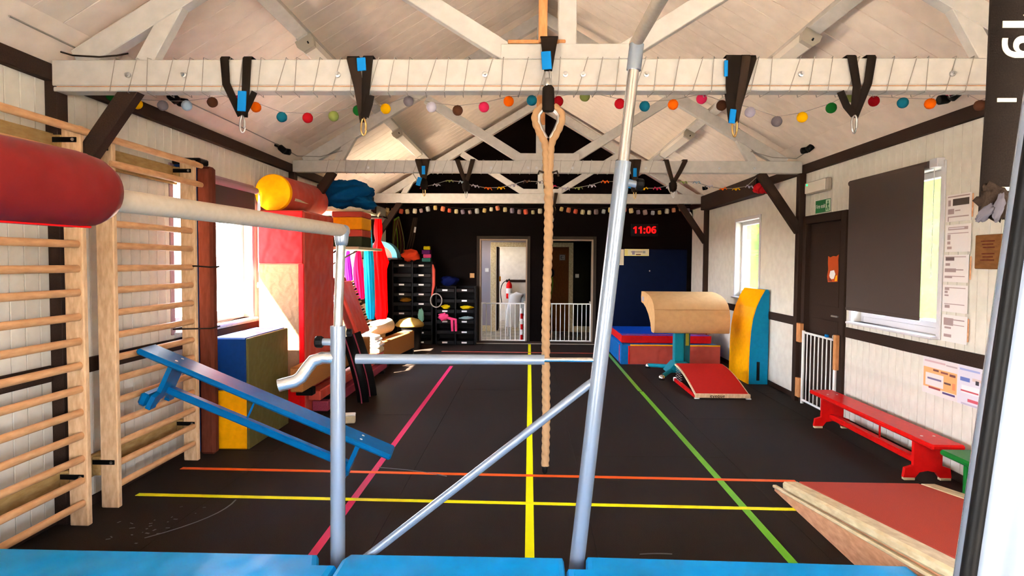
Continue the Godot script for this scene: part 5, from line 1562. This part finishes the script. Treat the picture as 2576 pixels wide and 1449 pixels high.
# ------------------------------------------------------------------ right wall
func right_wall_things() -> void:
	var face_in := Basis(Vector3(0, 0, 1), Vector3(0, 1, 0), Vector3(-1, 0, 0))  # local x runs towards the camera, z into the room
	var ex := thing("exit_sign", "green and white fire exit sign above the black door", "sign", Vector3(XR - 0.006, 2.23, -6.87))
	var im := picture(96, 40, Color(0.05, 0.42, 0.20), [[66, 2, 28, 36, Color(0.75, 0.84, 0.70)], [76, 6, 7, 7, Color(0.05, 0.42, 0.2)], [72, 14, 14, 6, Color(0.05, 0.42, 0.2)], [75, 20, 7, 8, Color(0.05, 0.42, 0.2)], [70, 28, 7, 6, Color(0.05, 0.42, 0.2)], [82, 26, 5, 9, Color(0.05, 0.42, 0.2)]])
	sheet("panel", Vector2(0.35, 0.14), im, ex, Vector3(XR - 0.004, 2.235, -6.87), face_in)
	text("lettering", "Fire exit", 0.056, "paper", ex, Vector3(XR - 0.0065, 2.235, -6.925), face_in, 0.001)
	var em := thing("emergency_light", "grey emergency light box with a green indicator above the exit sign", "emergency light", Vector3(XR - 0.03, 2.38, -6.93))
	slab("housing", Vector3(XR, 2.385, -6.68), Vector3(XR - 0.06, 2.525, -7.19), "lead", em, 0.015)
	slab("lens", Vector3(XR - 0.058, 2.395, -6.70), Vector3(XR - 0.075, 2.515, -7.17), "diffuser", em, 0.008)
	put("indicator", ball(0.012, 6), "led_green", em, Vector3(XR - 0.076, 2.49, -7.11))
	var st := thing("door_sticker", "orange and white animal-ear sticker on the black door", "sticker", Vector3(XR + 0.015, 1.4, -6.65))
	var fx := Vector3(XR + 0.0185, 1.55, -6.66)
	var shape := [Vector2(-0.10, -0.14), Vector2(0.11, -0.13), Vector2(0.12, 0.0), Vector2(0.11, 0.10), Vector2(0.12, 0.155), Vector2(0.07, 0.135), Vector2(0.0, 0.14), Vector2(-0.06, 0.125), Vector2(-0.11, 0.14), Vector2(-0.11, 0.06), Vector2(-0.10, 0.0), Vector2(-0.12, -0.08)]
	put("backing", prism(shape, 0.002), "sticker_orange", st, fx, face_in)
	put("pale_patch", prism([Vector2(-0.05, -0.02), Vector2(0.03, -0.01), Vector2(0.06, -0.05), Vector2(0.03, -0.10), Vector2(-0.04, -0.11), Vector2(-0.07, -0.07)], 0.001), "paper", st, fx + Vector3(-0.0017, 0, 0), face_in)
	put("dark_patch", prism([Vector2(-0.09, -0.13), Vector2(-0.01, -0.13), Vector2(-0.03, -0.10), Vector2(-0.08, -0.09)], 0.001), "brick_vinyl", st, fx + Vector3(-0.0019, 0, 0), face_in)
	put("yellow_patch", prism([Vector2(0.05, -0.125), Vector2(0.10, -0.12), Vector2(0.10, -0.06), Vector2(0.07, -0.07)], 0.001), "foam_orange", st, fx + Vector3(-0.0018, 0, 0), face_in)
	# gate across the door with its wooden blocks
	var gt := gate("pale metal safety gate across the black door by the red bench", Vector3(XR - 0.04, 0, -7.18), Vector3(XR - 0.04, 0, -6.44), 0.84, 8)
	for q in [[-7.30, -7.20, 0.70, 0.92], [-7.30, -7.20, 0.06, 0.28], [-6.42, -6.37, 0.52, 0.88]]:
		slab("wood_block", Vector3(XR - 0.032, q[2], q[0]), Vector3(XR - 0.075, q[3], q[1]), "raw_wood", gt)
	put("lock", box(Vector3(0.03, 0.03, 0.05), 0.006), "tag_blue", gt, Vector3(XR - 0.045, 0.845, -6.62))
	# five printed sheets in a column
	var ink := Color(0.36, 0.27, 0.26)
	var soft := Color(0.62, 0.52, 0.50)
	var pages := [
		[[6, 4, 84, 3, soft], [8, 14, 10, 16, soft], [26, 12, 62, 18, Color(0.26, 0.2, 0.15)], [8, 38, 24, 14, soft], [36, 42, 20, 3, soft], [8, 58, 80, 3, soft], [8, 61, 4, 10, soft]],
		[[10, 6, 76, 8, soft], [12, 8, 60, 3, Color(0.84, 0.8, 0.8)], [8, 22, 80, 2, soft], [8, 26, 12, 14, soft], [8, 44, 12, 8, soft], [8, 58, 18, 7, soft]],
		[[6, 4, 80, 2, soft], [8, 6, 34, 9, ink], [8, 22, 18, 7, soft], [6, 36, 44, 10, soft], [50, 38, 28, 3, soft], [6, 56, 30, 6, soft], [36, 56, 48, 2, soft]],
		[[8, 6, 80, 2, soft], [8, 8, 18, 6, soft], [8, 16, 12, 6, soft], [8, 26, 16, 4, soft], [8, 50, 78, 2, soft], [10, 54, 20, 8, soft]],
		[[6, 8, 38, 20, soft], [44, 10, 42, 3, soft], [44, 24, 42, 2, soft], [10, 32, 26, 5, soft], [8, 52, 30, 8, soft]]]
	var who := ["topmost", "second from the top", "middle", "second from the bottom", "bottom"]
	for i in 5:
		var p := thing("wall_sheet", "white printed sheet, %s in the column of five beside the blind" % who[i], "notice", Vector3(XR - 0.002, 2.02 - 0.225 * i, -4.72), "column of printed sheets")
		sheet("sheet", Vector2(0.275, 0.205), picture(96, 72, Color(0.88, 0.84, 0.82), pages[i]), p, Vector3(XR - 0.006 - 0.001 * i, 2.03 - 0.227 * i, -4.725 + 0.006 * sin(i * 2.0)), face_in)
		if i in [0, 2, 4]:
			slab("curled_edge", Vector3(XR - 0.005, 1.95 - 0.227 * i, -4.578), Vector3(XR - 0.014, 2.12 - 0.227 * i, -4.568), "ply", p, 0.003)
	var pl := thing("plaque", "small wooden plaque with engraved lines beside the printed sheets", "plaque", Vector3(XR - 0.012, 1.58, -4.38))
	slab("board", Vector3(XR, 1.575, -4.27), Vector3(XR - 0.022, 1.815, -4.52), "plaque_wood", pl, 0.006)
	for i in 7:
		if i != 3:
			slab("engraved_line", Vector3(XR - 0.0215, 1.765 - 0.022 * i, -4.33 - 0.012 * (i % 2)), Vector3(XR - 0.0228, 1.774 - 0.022 * i, -4.46 + 0.01 * (i % 3)), "brown_suede", pl, 0.0003)
	# two charts under the mid rail
	var marks1 := [[4, 6, 60, 4, Color(0.78, 0.62, 0.62)], [66, 8, 30, 3, Color(0.7, 0.6, 0.6)], [2, 22, 94, 44, Color(0.88, 0.62, 0.38)], [8, 34, 52, 28, Color(0.86, 0.80, 0.78)], [14, 44, 40, 4, Color(0.42, 0.38, 0.52)], [30, 24, 16, 4, Color(0.45, 0.22, 0.18)], [52, 25, 20, 4, Color(0.5, 0.25, 0.2)], [76, 26, 16, 5, Color(0.42, 0.2, 0.2)], [62, 46, 18, 4, Color(0.36, 0.2, 0.2)], [84, 44, 8, 14, Color(0.84, 0.5, 0.3)], [10, 66, 82, 12, Color(0.86, 0.8, 0.78)], [18, 64, 34, 4, Color(0.6, 0.16, 0.16)], [58, 68, 34, 4, Color(0.24, 0.16, 0.4)]]
	var marks2 := [[4, 6, 50, 4, Color(0.6, 0.62, 0.8)], [58, 8, 34, 3, Color(0.7, 0.6, 0.65)], [6, 24, 24, 8, Color(0.36, 0.42, 0.68)], [36, 22, 22, 6, Color(0.8, 0.7, 0.66)], [44, 26, 8, 8, Color(0.12, 0.1, 0.14)], [64, 22, 28, 10, Color(0.78, 0.7, 0.7)], [10, 40, 80, 16, Color(0.90, 0.86, 0.86)], [8, 50, 44, 3, Color(0.74, 0.25, 0.28)], [60, 54, 30, 3, Color(0.74, 0.3, 0.4)], [26, 66, 42, 6, Color(0.78, 0.3, 0.36)], [10, 76, 78, 4, Color(0.7, 0.66, 0.72)]]
	var ch := thing("exercise_chart", "orange patterned exercise chart under the black mid rail", "poster", Vector3(XR - 0.002, 0.6, -4.87), "exercise charts")
	sheet("sheet", Vector2(0.42, 0.29), picture(100, 80, Color(0.84, 0.79, 0.78), marks1), ch, Vector3(XR - 0.005, 0.725, -4.865), face_in)
	ch = thing("exercise_chart", "pale blue and pink exercise chart next to the orange one", "poster", Vector3(XR - 0.002, 0.6, -4.44), "exercise charts")
	sheet("sheet", Vector2(0.42, 0.29), picture(100, 80, Color(0.82, 0.79, 0.82), marks2), ch, Vector3(XR - 0.007, 0.725, -4.455), face_in)
	# boxed duct and a red paper pompom
	var du := thing("boxed_duct", "long dark boxed duct high on the right wall between the far beams", "duct", Vector3(XR - 0.1, 2.55, -9.7))
	slab("casing", Vector3(XR - 0.052, 2.53, -8.40), Vector3(XR - 0.2, 2.775, -11.0), "black", du, 0.01)
	slab("end_plate", Vector3(XR - 0.054, 2.535, -8.36), Vector3(XR - 0.195, 2.77, -8.40), "plastic_black", du, 0.006)
	var pm := thing("paper_pompom", "red paper pompom hanging at the end of the boxed duct", "pompom", Vector3(3.02, 2.5, -8.15))
	for i in 9:
		var a := i * 2.4
		obj("petal", blob(Vector3(0.07, 0.055, 0.06), 0.6, 40 + i, 8), "pom_red", pm, Vector3(0.06 * cos(a), 0.08 + 0.065 * sin(a * 1.3), 0.05 * sin(a)))
	obj("thread", tube([Vector3(0, 0.12, 0), Vector3(0.0, 0.29, 0.0)], 0.002, 5), "wire", pm)

# ------------------------------------------------------------------ back wall
func back_wall_things() -> void:
	var ck := thing("led_clock", "red glowing digital clock reading 11:06 on the black back wall", "clock", Vector3(2.26, 2.14, ZB + 0.03))
	slab("case", Vector3(2.0, 2.13, ZB), Vector3(2.52, 2.37, ZB + 0.04), "plastic_black", ck, 0.008)
	text("digits", "11:06", 0.185, "led_red", ck, Vector3(2.26, 2.25, ZB + 0.042), Basis(), 0.004)
	var cl := OmniLight3D.new()
	cl.name = "clock_glow"
	ck.add_child(cl)
	cl.global_position = Vector3(2.26, 2.25, ZB + 0.07)
	cl.light_color = Color(1.0, 0.05, 0.05)
	cl.light_energy = 0.02
	cl.omni_range = 20.0
	cl.omni_attenuation = 2.0
	cl.light_size = 0.1
	cl.shadow_enabled = true
	var po := thing("wall_notice", "wide yellow-bordered notice on the dark panel at the back", "notice", Vector3(2.11, 1.75, ZB + 0.06))
	sheet("sheet", Vector2(0.48, 0.135), picture(128, 36, Color(0.84, 0.78, 0.42), [[18, 4, 108, 28, Color(0.82, 0.78, 0.62)], [34, 12, 60, 6, Color(0.55, 0.52, 0.45)], [40, 10, 14, 20, Color(0.5, 0.46, 0.52)], [60, 26, 26, 6, Color(0.4, 0.26, 0.22)], [96, 10, 14, 12, Color(0.55, 0.56, 0.5)]]), po, Vector3(2.11, 1.81, ZB + 0.064), Basis())
	var wp := thing("wall_notice", "plain white sheet left of the yellow notice, half behind the leaning upright", "notice", Vector3(1.78, 1.56, ZB + 0.06))
	sheet("sheet", Vector2(0.15, 0.31), picture(16, 32, Color(0.80, 0.74, 0.62), []), wp, Vector3(1.785, 1.715, ZB + 0.064), Basis())
	var pn := thing("wall_mat", "dark navy mat panel fixed on the back wall at right", "mat", Vector3(2.4, 0.0, ZB + 0.03))
	slab("cover", Vector3(1.62, 0.02, ZB), Vector3(3.10, 1.88, ZB + 0.06), "navy", pn, 0.015)
	put("stud", ball(0.014, 6), "lead", pn, Vector3(2.37, 1.45, ZB + 0.06))
	tag(put_top("light_switch", box(Vector3(0.09, 0.09, 0.012), 0.003), "beige", Vector3(-1.125, 1.335, ZB + 0.007)), "beige switch plate on the black wall left of the doorways", "switch")
	var se := thing("motion_sensor", "white motion sensor high in the right back corner", "sensor", Vector3(3.12, 2.45, ZB + 0.05))
	obj("housing", blob(Vector3(0.06, 0.08, 0.05), 0.15, 2, 10), "white", se, Vector3(0, 0.08, 0))
	obj("eye", ball(0.015, 6), "plastic_black", se, Vector3(-0.01, 0.11, 0.045))
	var tr := thing("corner_board", "pale cut-off board leaning at the top of the drawer tower corner", "board", Vector3(-2.72, 2.47, ZB + 0.03))
	obj("board", prism([Vector2(-0.12, 0.1), Vector2(0.02, 0.16), Vector2(0.06, 0.1), Vector2(-0.02, -0.08), Vector2(-0.1, -0.02)], 0.02), "khaki", tr)

# ------------------------------------------------------------------ tape on the floor
func floor_tapes() -> void:
	var lines := [
		["pink floor tape running down the left side of the room", Vector3(-1.165, 0, -2.7), Vector3(-1.178, 0, -9.45), 0.05, Color(0.84, 0.17, 0.36)],
		["yellow floor tape down the middle of the room", Vector3(0.016, 0, -2.7), Vector3(0.024, 0, -12.12), 0.052, Color(0.97, 0.97, 0.03)],
		["green floor tape running down the right side of the room", Vector3(1.43, 0, -2.7), Vector3(1.412, 0, -7.72), 0.05, Color(0.42, 0.72, 0.16)],
		["green floor tape, the farther length beyond the joint", Vector3(1.405, 0, -7.74), Vector3(1.41, 0, -10.95), 0.05, Color(0.42, 0.68, 0.20)],
		["yellow floor tape across the room, nearest the blue mats", Vector3(-2.66, 0, -4.10), Vector3(1.76, 0, -4.035), 0.045, Color(0.95, 0.93, 0.05)],
		["orange floor tape across the room just beyond the yellow one", Vector3(-2.66, 0, -4.64), Vector3(1.98, 0, -4.568), 0.045, Color(0.93, 0.36, 0.12)],
		["coral floor tape across the far end before the doorways", Vector3(-1.55, 0, -11.0), Vector3(1.3, 0, -10.95), 0.05, Color(0.80, 0.30, 0.22)]]
	for i in lines.size():
		var q: Array = lines[i]
		var h := 0.0006 + 0.0004 * i
		var t := thing("floor_tape", q[0], "floor tape", (q[1] + q[2]) / 2.0, "coloured floor tapes")
		bar("tape", q[1] + Vector3(0, h / 2, 0), q[2] + Vector3(0, h / 2, 0), q[3], h, mk("tape_%d" % i, q[4], 0.35), t, Vector3.UP, 0.0)
